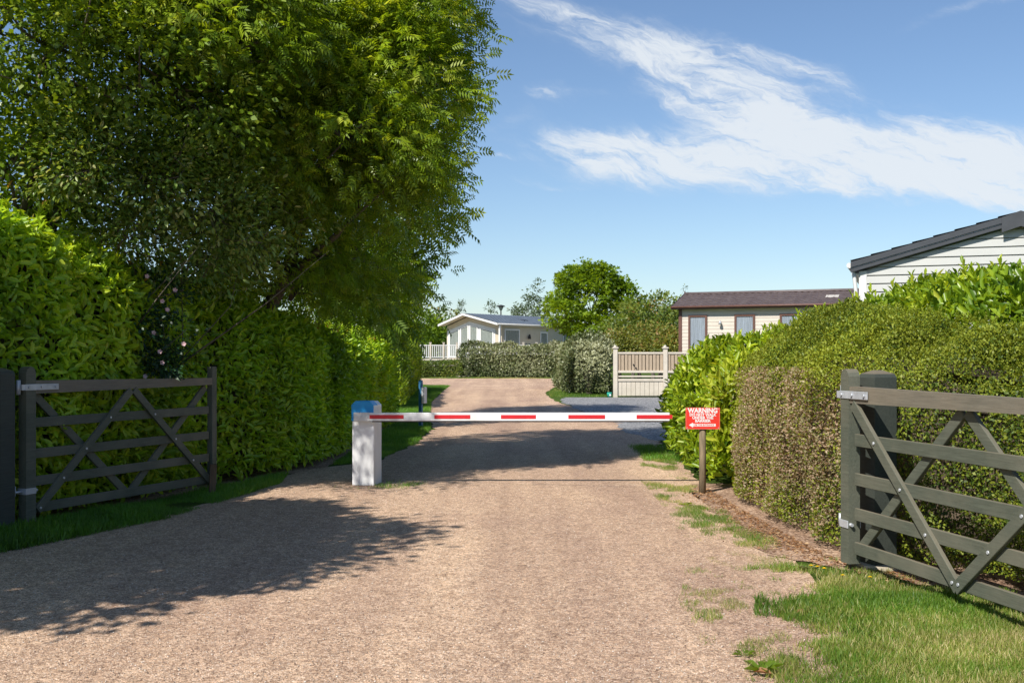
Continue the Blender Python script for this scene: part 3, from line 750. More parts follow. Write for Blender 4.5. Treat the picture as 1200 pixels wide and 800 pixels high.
for (tx, z, sz, sxk, off) in (('WARNING', 0.940, 0.076, 0.0, 0.0032), ('DO NOT WALK', 0.893, 0.042, 0, 0.0018), ('UNDER THE', 0.859, 0.042, 0, 0.0018), ('BARRIER', 0.824, 0.042, 0, 0.0018)):
    me = text_mesh(tx, sz, off, 0.0006)
    o = link('lettering', me, M['whitepvc'], pan); o.rotation_euler = (PI/2,0,0); o.location = (0,-0.0512,z)
    wd = max(v.co.x for v in me.vertices)-min(v.co.x for v in me.vertices)
    tgt = {'WARNING':0.335,'DO NOT WALK':0.30,'UNDER THE':0.235,'BARRIER':0.175}[tx]; o.scale = (tgt/wd,1,1)
for x in (-0.176, 0.176):
    for z in (0.853+0.106, 0.853-0.106):
        MB().tube([(x,-0.0495,z),(x,-0.0535,z)], 0.005, 8).build('screw', M['galv'], pan)
MB().prism([(-0.155,0.778),(-0.11,0.806),(-0.11,0.793),(0.145,0.793),(0.145,0.763),(-0.11,0.763),(-0.11,0.750)], -0.0525, -0.0505).build('arrow', M['whitepvc'], pan)
me = text_mesh('USE THE ENTRANCE', 0.026, 0.0006, 0.0004); o = link('arrow_lettering', me, M['signred'], pan); o.rotation_euler = (PI/2,0,0); o.location = (0.012,-0.0532,0.778)
wd = max(v.co.x for v in me.vertices)-min(v.co.x for v in me.vertices); o.scale = (0.23/wd,1,1)

# ------------------------------------------------------------ BLUE POST
x, y = (493-600)/F*24.6, 24.6
root = empty('keypad_post', (x, y, 0), R(-20), 'short dark blue post with a small white box, on the verge behind the barrier', 'post')
m = MB(); m.box((0,0,0.5),(0.075,0.075,1.06), bev=0.006); m.build('post', M['bluepost'], root)
m = MB(); m.box((0.085,0,0.70),(0.07,0.15,0.36), bev=0.01); k = m.build('keypad_box', M['whitepvc'], root)
m = MB(); m.box((0.085,-0.077,0.76),(0.045,0.004,0.16)); m.build('keypad', M['galv'], k)

# ------------------------------------------------------------ HEDGES
lp = broad(.36)
def interp(xs, ys): return lambda v: float(np.interp(v, xs, ys))
hl = interp([7,9,10.5,12,14,16,18,25],[3.5,3.25,2.95,2.6,2.36,2.08,1.92,1.92])
hedge('laurel_hedge', 'tall glossy laurel hedge in shade behind the left gate, running to the blue topped barrier', [(-5.7,7.0),(-4.95,9.2),(-3.62,13.1),(-2.78,15.9),(-2.72,25.5),(-4.6,25.5),(-5.2,16.5),(-6.6,12),(-7.8,7.5)],
      lambda p: hl(p[1]), lambda p: hl(p[1])-0.35, 0.55, lp, 0.125, 900, M['laurel'], rough_amp=0.09, freq=1.9, sprigs=520, sprig_h=0.3, up=-0.1, depth=0.17, tintf=lambda Pp, t: np.minimum(t+0.14, 0.965+0.04*(rng.random(len(t)) < 0.01)), group='laurel hedges either side of the drive')
hedge('conifer_hedge', 'feathery bright green hedge on the verge beyond the keypad post', [(-3.3,33),(-4.6,54),(-8,54),(-6.3,33)], lambda p: 2.3, lambda p: 1.9, 0.7, diamond(.4), 0.12, 420, M['laurel_sun'], rough_amp=0.14, freq=1.6, up=0.9)
hy_ = interp([700,780,800,850,885,935,1000,1050,1100,1200,1500],[446,440,428,412,409,392,374,360,346,348,348])
hr_ = lambda p: CH+(HZ-hy_(600+p[0]/p[1]*F))*min(p[1],15.5)/F
hedge('laurel_hedge', 'sunlit yellow green laurel with upright shoots behind the warning sign', [(2.38,13.15),(2.45,16.0),(2.66,18.6),(9.5,18.6),(9.5,5.0),(5.3,5.0),(4.7,7.3),(4.4,9.6),(4.22,13.0)],
      lambda p: hr_(p), lambda p: hr_(p)-0.35, 0.5, lp, 0.13, 560, M['laurel_sun'], rough_amp=0.12, freq=1.7, sprigs=560, sprig_h=0.32, up=0.55, depth=0.2, group='laurel hedges either side of the drive')
def privet_tint(Pp, t):
    # dead brown patch on the road-facing side, greyer band round it
    q = (Pp[:,2] < 1.45)*1.0
    onface = np.exp(-((Pp[:,0]-2.42)/0.34)**2)*(Pp[:,1] > 8.75)
    patch = np.exp(-((Pp[:,1]-9.7)/0.95)**2-((Pp[:,2]-0.72)/0.62)**2)+0.75*np.exp(-((Pp[:,1]-11.4)/1.3)**2-((Pp[:,2]-0.75)/0.6)**2)
    nz = field(Pp, 5.0, 31)*0.30+field(Pp, 13, 32)*0.2
    f = onface*q*patch*1.15+nz*onface*q
    dead = rng.random(len(t)) < np.clip(f*1.15, 0, 0.80)
    out = np.clip(t+0.07*(Pp[:,2] > 1.3), 0, 0.58)
    out[dead] = 0.66+0.32*rng.random(dead.sum())
    return out
hp = interp([5,7.4,9.3,11,12.7],[1.50,1.62,1.88,1.98,1.90])
hedge('privet_hedge', 'broad clipped small leaved hedge with a dead brown patch facing the drive', [(2.50,12.75),(2.50,11),(2.53,9.0),(2.66,8.62),(3.35,7.6),(3.72,6.4),(3.80,3.6),(5.2,3.6),(4.6,7.2),(4.3,9.5),(4.1,12.75)],
      lambda p: hp(p[1]), lambda p: 1.34, 0.80, diamond(.55,.5,.08), 0.027, 6800, M['privet'], core='deadtwig', rough_amp=0.065, freq=3.8, tintf=privet_tint, up=0.45, depth=0.12, foot=0.05, sprigs=2200, sprig_h=0.11, sprig_tint=0.52)
hedge('silver_hedge', 'long clipped silver leaved hedge across the far end of the drive', [(-3.75,81.5),(3.7,81.5),(3.7,83),(-3.75,83)], lambda p: 2.32, lambda p: 2.05, 0.5, diamond(.55), 0.16, 360, M['silver'], rough_amp=0.2, freq=1.3, up=0.4, depth=0.3, tintf=lambda Pp, t: t+0.18+0.22*field(Pp,0.9,78), group='silver leaved hedges')
hedge('silver_hedge', 'low dark green hedge under the white picket railing', [(-8.5,81.2),(-3.7,81.2),(-3.7,82.2),(-8.5,82.2)], lambda p: 1.25, lambda p: 1.0, 0.4, diamond(.55), 0.15, 420, M['olive'], rough_amp=0.12, freq=1.5, group='silver leaved hedges')
hedge('silver_hedge', 'rounded silver leaved hedge end beside the cream fence', [(2.5,44.3),(2.25,47),(2.3,56),(4.2,56),(3.85,44.3)], lambda p: 2.05, lambda p: 1.7, 0.5, diamond(.5), 0.12, 620, M['silver'], rough_amp=0.24, freq=1.5, up=0.4, depth=0.28, tintf=lambda Pp, t: t+0.14+0.3*field(Pp,1.2,77), group='silver leaved hedges')

# ------------------------------------------------------------ TREES, left mass
ashleaf = compound(4, .40, .125)
tree('ash_tree', 'big feathery ash tree overhanging the drive behind the left hedge', 'tree', (-4.3,15.6,0),
     [(P(468,100,14.0),1.08),(P(430,-40,14.4),1.7),(P(425,215,14.8),1.15),(P(330,110,14.6),1.7),(P(430,305,15.6),0.75),(P(300,-90,15),2.0),(P(340,280,15.0),1.15),(P(420,-210,14.6),2.0),(P(480,15,14.3),0.8),(P(250,50,12.6),1.2),(P(160,15,12.0),1.0),(P(300,190,13.4),0.9),(P(405,165,13.5),1.1),(P(460,215,14.0),0.8),(P(500,170,14.6),0.6),(P(385,345,16.6),0.7),(P(345,335,15.4),0.7),(P(410,350,17.5),0.65),(P(478,70,14.0),0.95)],
     1750, 24, ashleaf, 0.18, M['ash'], spread=0.33, trunk_r=0.2, stems=3, twigs=200, hang=0.06, inner=0.4, droop=0.12, tb=0.17)
tree('ash_tree', 'second ash tree with lighter leaves, farther back over the left hedge', 'tree', (-4.6,26.5,0),
     [(P(452,235,25),1.6),(P(440,310,25.5),1.2),(P(420,120,25),2.2),(P(468,352,26.5),0.75),(P(400,20,25.5),2.2),(P(420,340,24),0.9),(P(470,325,26),0.8),(P(440,375,26),0.8)],
     420, 20, ashleaf, 0.34, M['ash_gold'], spread=0.55, trunk_r=0.2, stems=2, twigs=70, hang=0.3)
tree('hawthorn_tree', 'dark small leaved tree filling the top left corner', 'tree', (-6.6,12.8,0),
     [(P(60,60,11.6),1.35),(P(190,100,12.2),1.15),(P(10,190,11.4),0.85),(P(120,190,12),0.9),(P(220,-20,12.6),1.4),(P(100,-120,12),1.5),(P(-60,60,11.5),1.3),(P(240,180,13),0.9),(P(150,240,13.2),0.9),(P(250,310,14.2),0.9),(P(40,235,12.4),0.8),((-4.7,9.2,5.7),0.7)],  # last blob hangs out of view, added to shade the barrier cabinet
     1000, 60, diamond(.6,.5,.06), 0.085, M['dark_oval'], spread=0.40, trunk_r=0.15, stems=2, twigs=120, tb=0.15)
tree('elder_bush', 'pale green leggy bush between the tall laurel and the ash', 'bush', (-5.4,13.2,0),
     [(P(250,255,12.4),(.7,.7,.9)),(P(185,215,11.8),(.6,.6,.8)),(P(105,200,11.3),(.5,.6,.7)),(P(225,310,12.6),(.6,.5,.5)),(P(300,310,13.2),(.5,.5,.7)),(P(325,235,13.4),(.45,.5,.7)),(P(235,170,12.6),(.4,.5,.5)),(P(150,280,11.8),(.5,.5,.5))],
     420, 34, broad(.46), 0.072, M['elder'], spread=0.36, trunk_r=0.028, stems=4, twigs=120, tb=0.14, shell=0.2)
tree('rose_bush', 'dark leaved climbing rose with pale pink blooms threaded through the left hedge', 'bush', (-4.75,12.7,0),
     [(P(185,345,12.3),(0.34,.2,.42)),(P(195,400,12.15),(0.28,.2,.35)),(P(185,428,12.1),(.3,.2,.2)),(P(155,375,11.9),(.25,.2,.25))],
     90, 28, diamond(.6,.5,.05), 0.055, M['rose'], spread=0.17, trunk_r=0.012, stems=2, twigs=20)
rb = bpy.data.objects['rose_bush']
for (px, py) in ((172,324),(197,327),(196,363),(190,353),(190,425),(170,441),(215,403),(187,412),(205,340),(180,390)):
    p = P(px, py, 11.85 if py > 380 else 11.88); g = Geo(); k = 5; a = np.arange(k)*2*PI/k
    nrm = np.array([0.55,-0.8,0.25]); u = np.array([.8,.55,0]); u /= np.linalg.norm(u); w = np.cross(nrm/np.linalg.norm(nrm), u)
    A = u[None]*np.cos(a)[:,None]+w[None]*np.sin(a)[:,None]+nrm*0.3
    g.stamp(*broad(.8,.05,-.1), np.tile(p, (k,1))-np.array(rb.location), A, np.tile(nrm,(k,1)), 0.030, rng.random(k))
    g.build('rose_bloom', M['petal'], rb)
tree('shade_tree', 'round leaved tree beyond the left edge whose shadow crosses the near gravel', 'tree', (-7.2,4.4,0),
     [((-5.8,4.2,4.6),1.4),((-4.7,4.9,4.3),0.9),((-7.2,4.6,5.2),1.5),((-6.2,5.8,5.2),1.2),((-7.4,3.2,4.4),1.4),((-8.3,5.0,4.2),1.4),((-5.7,6.9,4.6),1.0),((-4.9,5.3,5.0),0.9),((-5.2,6.3,4.1),0.8)],
     1150, 46, broad(.55), 0.13, M['dark_oval'], spread=0.42, trunk_r=0.16, twigs=60)

# ------------------------------------------------------------ background trees
tree('sycamore_tree', 'round bright green sycamore standing right of the cream home', 'tree', (P(692,400,76)[0],76,0),
     [(P(690,350,75),(2.3,2.3,2.2)),(P(660,372,74.5),(1.4,1.4,1.2)),(P(722,372,75),(1.6,1.6,1.4)),(P(690,385,74.5),(2.0,2,1.1)),(P(700,334,75.5),(1.9,1.7,1.2)),(P(668,340,75.5),(1.3,1.3,1.2)),(P(726,350,75.5),(1.5,1.4,1.2)),(P(648,360,75.5),(0.8,.8,.7))],
     420, 34, lobed(), 0.26, M['syc'], spread=0.5, trunk_r=0.18, twigs=30)
def bushes(lst, name, cat, matn, group, size=0.22, leaf=None, per=26, cl=110, spread=0.6, tb=0):
    for (px, py, D, rx, rz, lab) in lst:
        c = P(px, py, D)
        tree(name, lab, cat, (c[0], D, 0), [(c,(rx,rx,rz)),(c+np.array([-rx*.6,-.2,-rz*.5]),(rx*.7,rx*.7,rz*.7)),(c+np.array([rx*.55,-.3,-rz*.45]),(rx*.7,rx*.7,rz*.65)),(c+np.array([0,0,-rz*1.0]),(rx,rx,rz))],
             cl, per, leaf or diamond(.6), size, M[matn], spread=spread, trunk_r=0.1, twigs=8, group=group, tb=tb)
bushes([(492,385,92,2.2,1.6,'rounded olive green tree at the left of the far cream home'),
        (515,392,96,1.8,1.5,'low golden green tree touching the left gable of the far home')], 'background_tree', 'tree', 'syc', 'trees behind the far home', 0.3, tb=-0.05)
bushes([(505,382,112,3.5,2.2,'dark olive tree top rising behind the left golden tree'),(478,380,110,3.5,2.4,'dark olive tree beside the left ash crown')], 'background_tree', 'tree', 'olive', 'trees behind the far home', 0.34)
bushes([(765,372,66,1.7,1.2,'autumn tinted green tree between the sycamore and the brown roofed home'),
        (742,378,70,1.6,1.2,'yellow green tree close against the right side of the sycamore'),
        (785,380,72,1.6,1.3,'dull green tree beside the wall of the brown roofed home'),
        (775,365,84,2.2,1.4,'grey green tree top showing behind the autumn tinted tree')], 'background_tree', 'tree', 'olive', 'trees behind the cream fence', 0.22, tb=0.0)
bushes([(725,401,57,0.9,0.7,'low orange tinted shrub just above the silver hedge end'),(748,398,57,1.0,0.8,'yellow and rust shrub above the left half of the cream fence'),
        (773,398,56,0.9,0.8,'pink tipped shrub above the right half of the cream fence'),(790,400,55,0.7,.7,'rusty shrub squeezed against the brown roofed home')], 'garden_shrub', 'shrub', 'rust', 'coloured shrubs behind the cream fence', 0.15, cl=90, spread=0.4, tb=-0.18)
tree('poplar_tree', 'slim grey green poplar rising behind the left of the sycamore', 'tree', (P(627,400,105)[0],105,0), [(P(628,345,105),(0.8,.8,1.3)),(P(622,358,105),(1.0,1,1.2)),(P(618,368,104),(1.6,1.6,.8))], 70, 22, diamond(.5), 0.26, M['bluegreen'], spread=0.45, trunk_r=0.1, twigs=20)
tree('young_tree', 'thin sparse treetop poking above the ridge left of the lamp', 'tree', (P(541,400,110)[0],110,0), [(P(541,362,110),(0.35,.35,1.0))], 16, 10, diamond(.5), 0.22, M['bluegreen'], spread=0.25, trunk_r=0.07, twigs=14, group='thin treetops above the far roof')
tree('young_tree', 'thin sparse treetop just left of the street lamp', 'tree', (P(575,400,112)[0],112,0), [(P(573,362,112),(0.45,.45,.8)),(P(579,364,112),(0.4,.4,.7))], 22, 10, diamond(.5), 0.22, M['bluegreen'], spread=0.28, trunk_r=0.07, twigs=14, group='thin treetops above the far roof')
tree('young_tree', 'wispy treetop above the left end of the brown tiled roof', 'tree', (P(802,400,80)[0],80,0), [(P(801,346,80),(0.3,.3,.9)),(P(804,352,80),(.3,.3,.5))], 16, 10, diamond(.5), 0.16, M['bluegreen'], spread=0.2, trunk_r=0.05, twigs=12)
# a long tree belt closing the horizon behind everything
for i, (px, D, r_, h_) in enumerate(((455,135,4.2,4.2),(530,140,4.5,3.6),(600,142,4.5,3.3),(655,138,4,3.6),(720,130,4.5,4.0),(800,128,4.5,4.2),(880,130,4.5,4.0),(960,130,4.5,4.0))):
    c = P(px, 0, D); c[2] = h_*0.75
    tree('distant_tree', ['leftmost tree of the distant belt behind the ash crown','distant belt tree behind the left gable of the far home','distant belt tree behind the middle of the far home','distant belt tree behind the left edge of the sycamore','distant belt tree behind the right edge of the sycamore','distant belt tree behind the left end of the brown roofed home','distant belt tree behind the middle of the brown roofed home','distant belt tree behind the right end of the brown roofed home'][i],
         'tree', (c[0], D, 0), [(c,(r_*1.2,r_,h_*.62)),(c+np.array([r_,0,-.8]),(r_,r_,h_*.5)),(c+np.array([-r_,0,-.9]),(r_,r_,h_*.5))], 120, 18, diamond(.7), 0.5, M['dark_oval'], spread=1.0, trunk_r=0.15, twigs=6, group='distant belt of trees', tb=0.1)

# ------------------------------------------------------------ cladding helper
def clad_wall(mb, x0, x1, zfun0, zfun1, y, pitch, depth=0.022, steps=1):
    """shiplap boards facing -y; zfun1(z-limited) clips boards to a gable: returns x-range at height z"""
    z = zfun0; 
    while z < zfun1-0.01:
        zt = min(z+pitch, zfun1)
        xa0, xb0 = x0(z), x1(z); xa1, xb1 = x0(zt), x1(zt)
        zm = zt-pitch*0.16
        f = max(0, min(1, (zm-z)/(zt-z)))
        xam, xbm = xa0+(xa1-xa0)*f, xb0+(xb1-xb0)*f
        if xb1-xa1 < 0.02: xa1 = xb1 = (xa1+xb1)/2; xb1 += 0.01
        mb.quad((xa0,y-depth,z),(xb0,y-depth,z),(xbm,y-depth*0.6,zm),(xam,y-depth*0.6,zm))
        mb.quad((xam,y-depth*0.6,zm),(xbm,y-depth*0.6,zm),(xb1,y,zt),(xa1,y,zt))
        mb.quad((xa0,y,z),(xb0,y,z),(xb0,y-depth,z),(xa0,y-depth,z))
        z = zt

def window(parent, x0, x1, z0, z1, y, fw, framemat, curtmat, side='front', zl=None, zr=None, name='window'):
    """framed window proud of a wall facing -y; top may slope (zl, zr)"""
    zl = z1 if zl is None else zl; zr = z1 if zr is None else zr
    m = MB(); t = 0.05
    m.prism([(x0,z0),(x1,z0),(x1,z0+fw),(x0,z0+fw)], y-t, y)
    m.prism([(x0,zl-fw),(x1,zr-fw),(x1,zr),(x0,zl)], y-t, y)
    f = lambda x: zl+(zr-zl)*(x-x0)/(x1-x0)
    m.prism([(x0,z0+fw),(x0+fw,z0+fw),(x0+fw,f(x0+fw)-fw),(x0,zl-fw)], y-t, y)
    m.prism([(x1-fw,z0+fw),(x1,z0+fw),(x1,zr-fw),(x1-fw,f(x1-fw)-fw)], y-t, y)
    w = m.build(name, framemat, parent)
    q = [(x0+fw,z0+fw),(x1-fw,z0+fw),(x1-fw,f(x1-fw)-fw),(x0+fw,f(x0+fw)-fw)]
    m = MB(); m.prism(q, y-0.030, y-0.024); m.build('pane', M['glass'], w)
    m = MB(); n = 10     # pleated curtain
    xs = np.linspace(x0+fw, x1-fw, n*2+1)
    for i in range(n*2):
        ya = y-0.006-(0.010 if i % 2 else 0); yb = y-0.006-(0.0 if i % 2 else 0.010)
        m.quad((xs[i],ya,z0+fw),(xs[i+1],yb,z0+fw),(xs[i+1],yb,f(xs[i+1])-fw),(xs[i],ya,f(xs[i])-fw))
    m.build('curtain', curtmat, w)
    return w

def tilemat(name, c0, c1, sx, sy):
    m, nt, out = newmat(name)
    tc = N(nt, 'ShaderNodeTexCoord'); uv = tc.outputs['UV']
    n1 = noise(nt, tc.outputs['Object'], 3, 5, 0.6)
    r = ramp(nt, [(0.3, c0), (0.7, c1)], n1.outputs[0])
    b = N(nt, 'ShaderNodeBsdfPrincipled', Roughness=0.5); nt.links.new(r.outputs[0], b.inputs['Base Color']); nt.links.new(b.outputs[0], out.inputs[0]); return m
M['tile_brown'] = tilemat('brown_roof_tile', (0.085,0.062,0.06), (0.14,0.11,0.105), 1, 1)
M['tile_grey'] = tilemat('slate_roof_tile', (0.10,0.125,0.16), (0.16,0.19,0.23), 1, 1)
M['tile_dark'] = tilemat('dark_roof_tile', (0.035,0.038,0.045), (0.06,0.065,0.075), 1, 1)

def tiled_slope(parent, a, b, c, d, rows, cols, mat, amp=0.03, name='roof'):
    """a,b eave corners, d,c ridge corners; stepped, pantiled relief"""
    a, b, c, d = (Vector(v) for v in (a, b, c, d))
    nrm = (b-a).cross(d-a).normalized()
    if nrm.z < 0: nrm = -nrm
    sub = 4
    m = MB(); grid = []
    for i in range(rows):
        for e in (0, 1):
            t = (i+e*0.999)/rows; row = []
            for j in range(cols*sub+1):
                s_ = j/(cols*sub); p = a.lerp(b, s_).lerp(d.lerp(c, s_), t)
                w = math.cos(2*PI*(s_*cols))*amp*0.6
                row.append(m.bm.verts.new(p+nrm*(w+(amp if e == 0 else 0))))
            grid.append(row)
    for r0, r1 in zip(grid, grid[1:]):
        for j in range(len(r0)-1): m.bm.faces.new((r0[j], r0[j+1], r1[j+1], r1[j]))
    # underside
    m.quad(tuple(a-nrm*0.06), tuple(b-nrm*0.06), tuple(c-nrm*0.06), tuple(d-nrm*0.06))
    return m.build(name, mat, parent)

# ------------------------------------------------------------ HOME with white gable (right)
root = empty('static_home', (6.28, 20.0, 0), R(-20), 'white clad mobile home gable with a dark grey sloping roof edge at the right', 'mobile home')
Wd = 5.25; za = 4.02-0.21; ze = 3.08
gx0 = lambda z: 0.0 if z <= ze else (z-ze)/(za-ze)*Wd/2
gx1 = lambda z: Wd if z <= ze else Wd-(z-ze)/(za-ze)*Wd/2
m = MB(); clad_wall(m, gx0, gx1, 0.5, za, 0, 0.148, 0.042); 
m.prism([(0,0.5),(Wd,0.5),(Wd,ze),(Wd/2,za),(0,ze)], 0.004, 0.08)
m.box((0.04,6,1.8),(0.08,11.8,2.6)); m.box((Wd-0.04,6,1.8),(0.08,11.8,2.6))
m.build('wall', M['white_clad'], root)
MB().box((Wd/2,6,0.25),(Wd-0.1,11.7,0.5)).build('skirting', M['skirt'], root)
m = MB(); m.box((0.055,-0.035,1.79),(0.11,0.02,2.60)); m.box((-0.012,0.03,1.79),(0.02,0.11,2.60)); m.build('corner_trim', M['whitepvc'], root)
ov = 0.16; sl = (za-ze)/(Wd/2)
for s_ in (0, 1):
    X = (lambda x: x) if s_ == 0 else (lambda x: Wd-x)
    zz = lambda x: ze+x*sl
    m = MB(); m.prism([(X(-ov),zz(-ov)+0.03),(X(Wd/2),zz(Wd/2)+0.03),(X(Wd/2),zz(Wd/2)+0.20),(X(-ov),zz(-ov)+0.20)], -0.14, -0.11)
    m.prism([(X(-ov),zz(-ov)+0.115),(X(Wd/2),zz(Wd/2)+0.115),(X(Wd/2),zz(Wd/2)+0.215),(X(-ov),zz(-ov)+0.215)], -0.165, -0.141)
    bb = m.build('bargeboard', M['anthracite'], root)
    m = MB(); m.prism([(X(-ov),zz(-ov)+0.098),(X(Wd/2-.2),zz(Wd/2-.2)+0.098),(X(Wd/2-.2),zz(Wd/2-.2)+0.106),(X(-ov),zz(-ov)+0.106)], -0.1445, -0.1405); m.build('highlight_strip', M['galv'], bb)  # thin pale strip standing in for the white highlight line along the board
    tiled_slope(root, (X(-ov),-0.12,zz(-ov)+0.22),(X(-ov),12.2,zz(-ov)+0.22),(X(Wd/2),12.2,za+0.22),(X(Wd/2),-0.12,za+0.22), 8, 36, M['tile_dark'], 0.02)
    MB().box((X(-ov*0.45),6,zz(0)-0.04),(ov,12,0.03)).build('soffit', M['whitepvc'], root)
m = MB(); m.prism([(Wd/2-0.30,zzv) for zzv in (za-0.13,)]+[(Wd/2,za-0.03),(Wd/2+0.30,za-0.13),(Wd/2+0.30,za+0.13),(Wd/2,za+0.235),(Wd/2-0.30,za+0.13)], -0.185, -0.166); m.build('ridge_cap', M['tile_dark'], root)
m = MB(); m.tube([(-0.19,-0.02,ze+0.12),(-0.19,12,ze+0.12)], 0.05, 8); gt = m.build('gutter', M['whitepvc'], root)
m = MB(); m.tube([(-0.13,-0.02,ze+0.10),(-0.10,-0.02,ze-0.12),(-0.075,-0.02,ze-0.35),(-0.075,-0.02,0.3)], 0.034, 8); m.build('downpipe', M['whitepvc'], root)

# ------------------------------------------------------------ HOME with brown tiled roof
root = empty('static_home', (7.55, 50, 0), R(-24), 'ivory mobile home with brown tiled roof and brown framed net curtained windows', 'mobile home')
L2 = 10.5; W2 = 3.8; e2 = 3.80; r2 = 4.46
m = MB(); clad_wall(m, lambda z: 0, lambda z: L2, 0.7, e2, 0, 0.16, 0.025); m.box((L2/2,W2/2+0.03,2.25),(L2,W2,3.1)); 
m.prism([(0,e2),(L2,e2),(L2,e2+0.01),(0,e2+0.01)],0,W2); m.build('wall', M['pinkcream'], root)
MB().box((L2/2,W2/2,0.35),(L2-0.1,W2-0.1,0.7)).build('skirting', M['skirt'], root)
MB().box((0.06,-0.03,2.25),(0.12,0.05,3.1)).box((-0.02,0.05,2.25),(0.04,0.14,3.1)).build('corner_trim', M['brown_trim'], root)
tiled_slope(root, (-0.28,-0.32,e2-0.02),(L2+0.3,-0.32,e2-0.02),(L2+0.3,W2/2,r2),(-0.28,W2/2,r2), 7, 40, M['tile_brown'], 0.035)
tiled_slope(root, (-0.28,W2+0.32,e2-0.02),(L2+0.3,W2+0.32,e2-0.02),(L2+0.3,W2/2,r2),(-0.28,W2/2,r2), 7, 20, M['tile_brown'], 0.03)
m = MB(); m.tube([(-0.28,W2/2,r2+0.03),(L2+0.3,W2/2,r2+0.03)], 0.07, 8); m.tube([(-0.27,W2/2,r2+0.03),(-0.27,W2/2-.02,r2+0.16)],0.03,6); m.build('ridge_cap', M['tile_brown'], root)
m = MB(); m.box((L2/2,-0.33,e2-0.07),(L2+0.6,0.03,0.12)); m.tube([(-0.3,-0.38,e2-0.03),(L2+0.3,-0.38,e2-0.03)],0.05,8)
for s_ in (-1,): 
    m.prism([(0,0),(0.001,0),(0.001,0.001)],0,0.001)
m.build('gutter', M['brown_trim'], root)
m = MB()
for yy in (0,):
    a = Vector((-0.30,-0.34,e2-0.03)); b = Vector((-0.30,W2/2,r2)); c = Vector((-0.30,W2+0.34,e2-0.03))
    for p, q in ((a,b),(b,c)):
        m.quad(tuple(p+Vector((0,0,0.05))), tuple(q+Vector((0,0,0.05))), tuple(q-Vector((0,0,0.11))), tuple(p-Vector((0,0,0.11))))
        m.quad(tuple(p+Vector((0.03,0,0.05))), tuple(q+Vector((0.03,0,0.05))), tuple(q+Vector((0.03,0,-0.11))), tuple(p+Vector((0.03,0,-0.11))))
m.build('bargeboard', M['brown_trim'], root)
MB().box((L2/2,-0.16,e2-0.10),(L2+0.5,0.32,0.02)).build('soffit', M['pinkcream'], root)
def px2(px):   # local x along the rotated wall for a picture column
    c, s_ = math.cos(R(-24)), math.sin(R(-24)); k = (px-600)/F
    return (k*50-7.55)/(c-k*s_)
for (a, b_, zt) in ((807,829,3.50),(861,885,3.50),(914,938,3.50)):
    window(root, px2(a), px2(b_), 1.7, 3.42, -0.027, 0.09, M['brown_trim'], M['curtain'])
lx = px2(845)
m = MB(); m.tube([(lx,-0.03,3.10),(lx,-0.12,3.12),(lx,-0.17,3.08)],0.022,6); m.tube([(lx,-0.17,3.16),(lx,-0.17,2.98)],[0.03,0.085],10); m.build('wall_lamp', M['galv'], root)
m = MB(); sx2 = px2(972); m.box((sx2,-0.05+W2*0.25,e2+0.36),(0.55,0.35,0.07), Matrix.Rotation(R(19),3,'X')); m.build('roof_vent', M['skirt'], root)

# ------------------------------------------------------------ far CREAM HOME with glazed gable
root = empty('park_home', (-5.17, 88.3, 0), R(-37), 'cream park home with white framed glazed gable at the far end of the drive', 'park home')
W = 5.5; L = 11; pk = W*0.42; e1 = 4.02; k1 = 4.80
m = MB()
a0 = lambda z: 0.0 if z <= e1-.06 else (z-e1+.06)/(k1-e1)*pk
a1 = lambda z: W if z <= e1-.06 else W-(z-e1+.06)/(k1-e1)*(W-pk)
clad_wall(m, a0, a1, 1.4, k1-0.06, 0, 0.16, 0.025); m.prism([(0,1.4),(W,1.4),(W,e1-.06),(pk,k1-.06),(0,e1-.06)],0.004,0.1)
m.box((0.05,L/2,2.7),(0.1,L,2.55)); m.box((W-0.052,L/2,2.7),(0.1,L,2.55)); m.box((W/2,L,2.7),(W,0.1,2.55))
# right long side boards
z = 1.42
while z < e1-0.1:
    m.quad((W+0.022,0.1,z),(W+0.022,L,z),(W,L,z+0.16),(W,0.1,z+0.16)); z += 0.16
m.build('wall', M['cream'], root)
MB().box((W/2,L/2,0.7),(W-0.1,L-0.1,1.4)).build('skirting', M['skirt'], root)
zr_ = lambda x: e1+0.0+(x/pk*(k1-e1) if x <= pk else (W-x)/(W-pk)*(k1-e1))
fo = 0.85    # front overhang
for (xa, xb) in ((-0.22, pk), (W+0.25, pk)):
    zA = e1-0.07; m = MB(); m.prism([(xa,zA),(xb,k1-0.02),(xb,k1+0.14),(xa,zA+0.16)], -fo-0.02, -fo+0.02); m.build('bargeboard', M['whitepvc'], root)
    m = MB(); m.quad((xa,-fo+.02,zA+0.02),(xb,-fo+.02,k1),(xb,0.0,k1),(xa,0.0,zA+0.02)); m.build('soffit', M['cream'], root)
tiled_slope(root, (W+0.28,-fo,e1+0.06),(W+0.28,L+0.2,e1+0.06),(pk,L+0.2,k1+0.14),(pk,-fo,k1+0.14), 9, 34, M['tile_grey'], 0.04)
tiled_slope(root, (-0.25,-fo,e1+0.06),(-0.25,L+0.2,e1+0.06),(pk,L+0.2,k1+0.14),(pk,-fo,k1+0.14), 7, 34, M['tile_grey'], 0.04)
m = MB(); m.box((W+0.29,L/2-fo/2+.1,e1+0.0),(0.03,L+fo,0.15)); m.tube([(W+0.33,-fo,e1+0.03),(W+0.33,L+.2,e1+0.03)],0.05,6); m.build('gutter', M['whitepvc'], root)
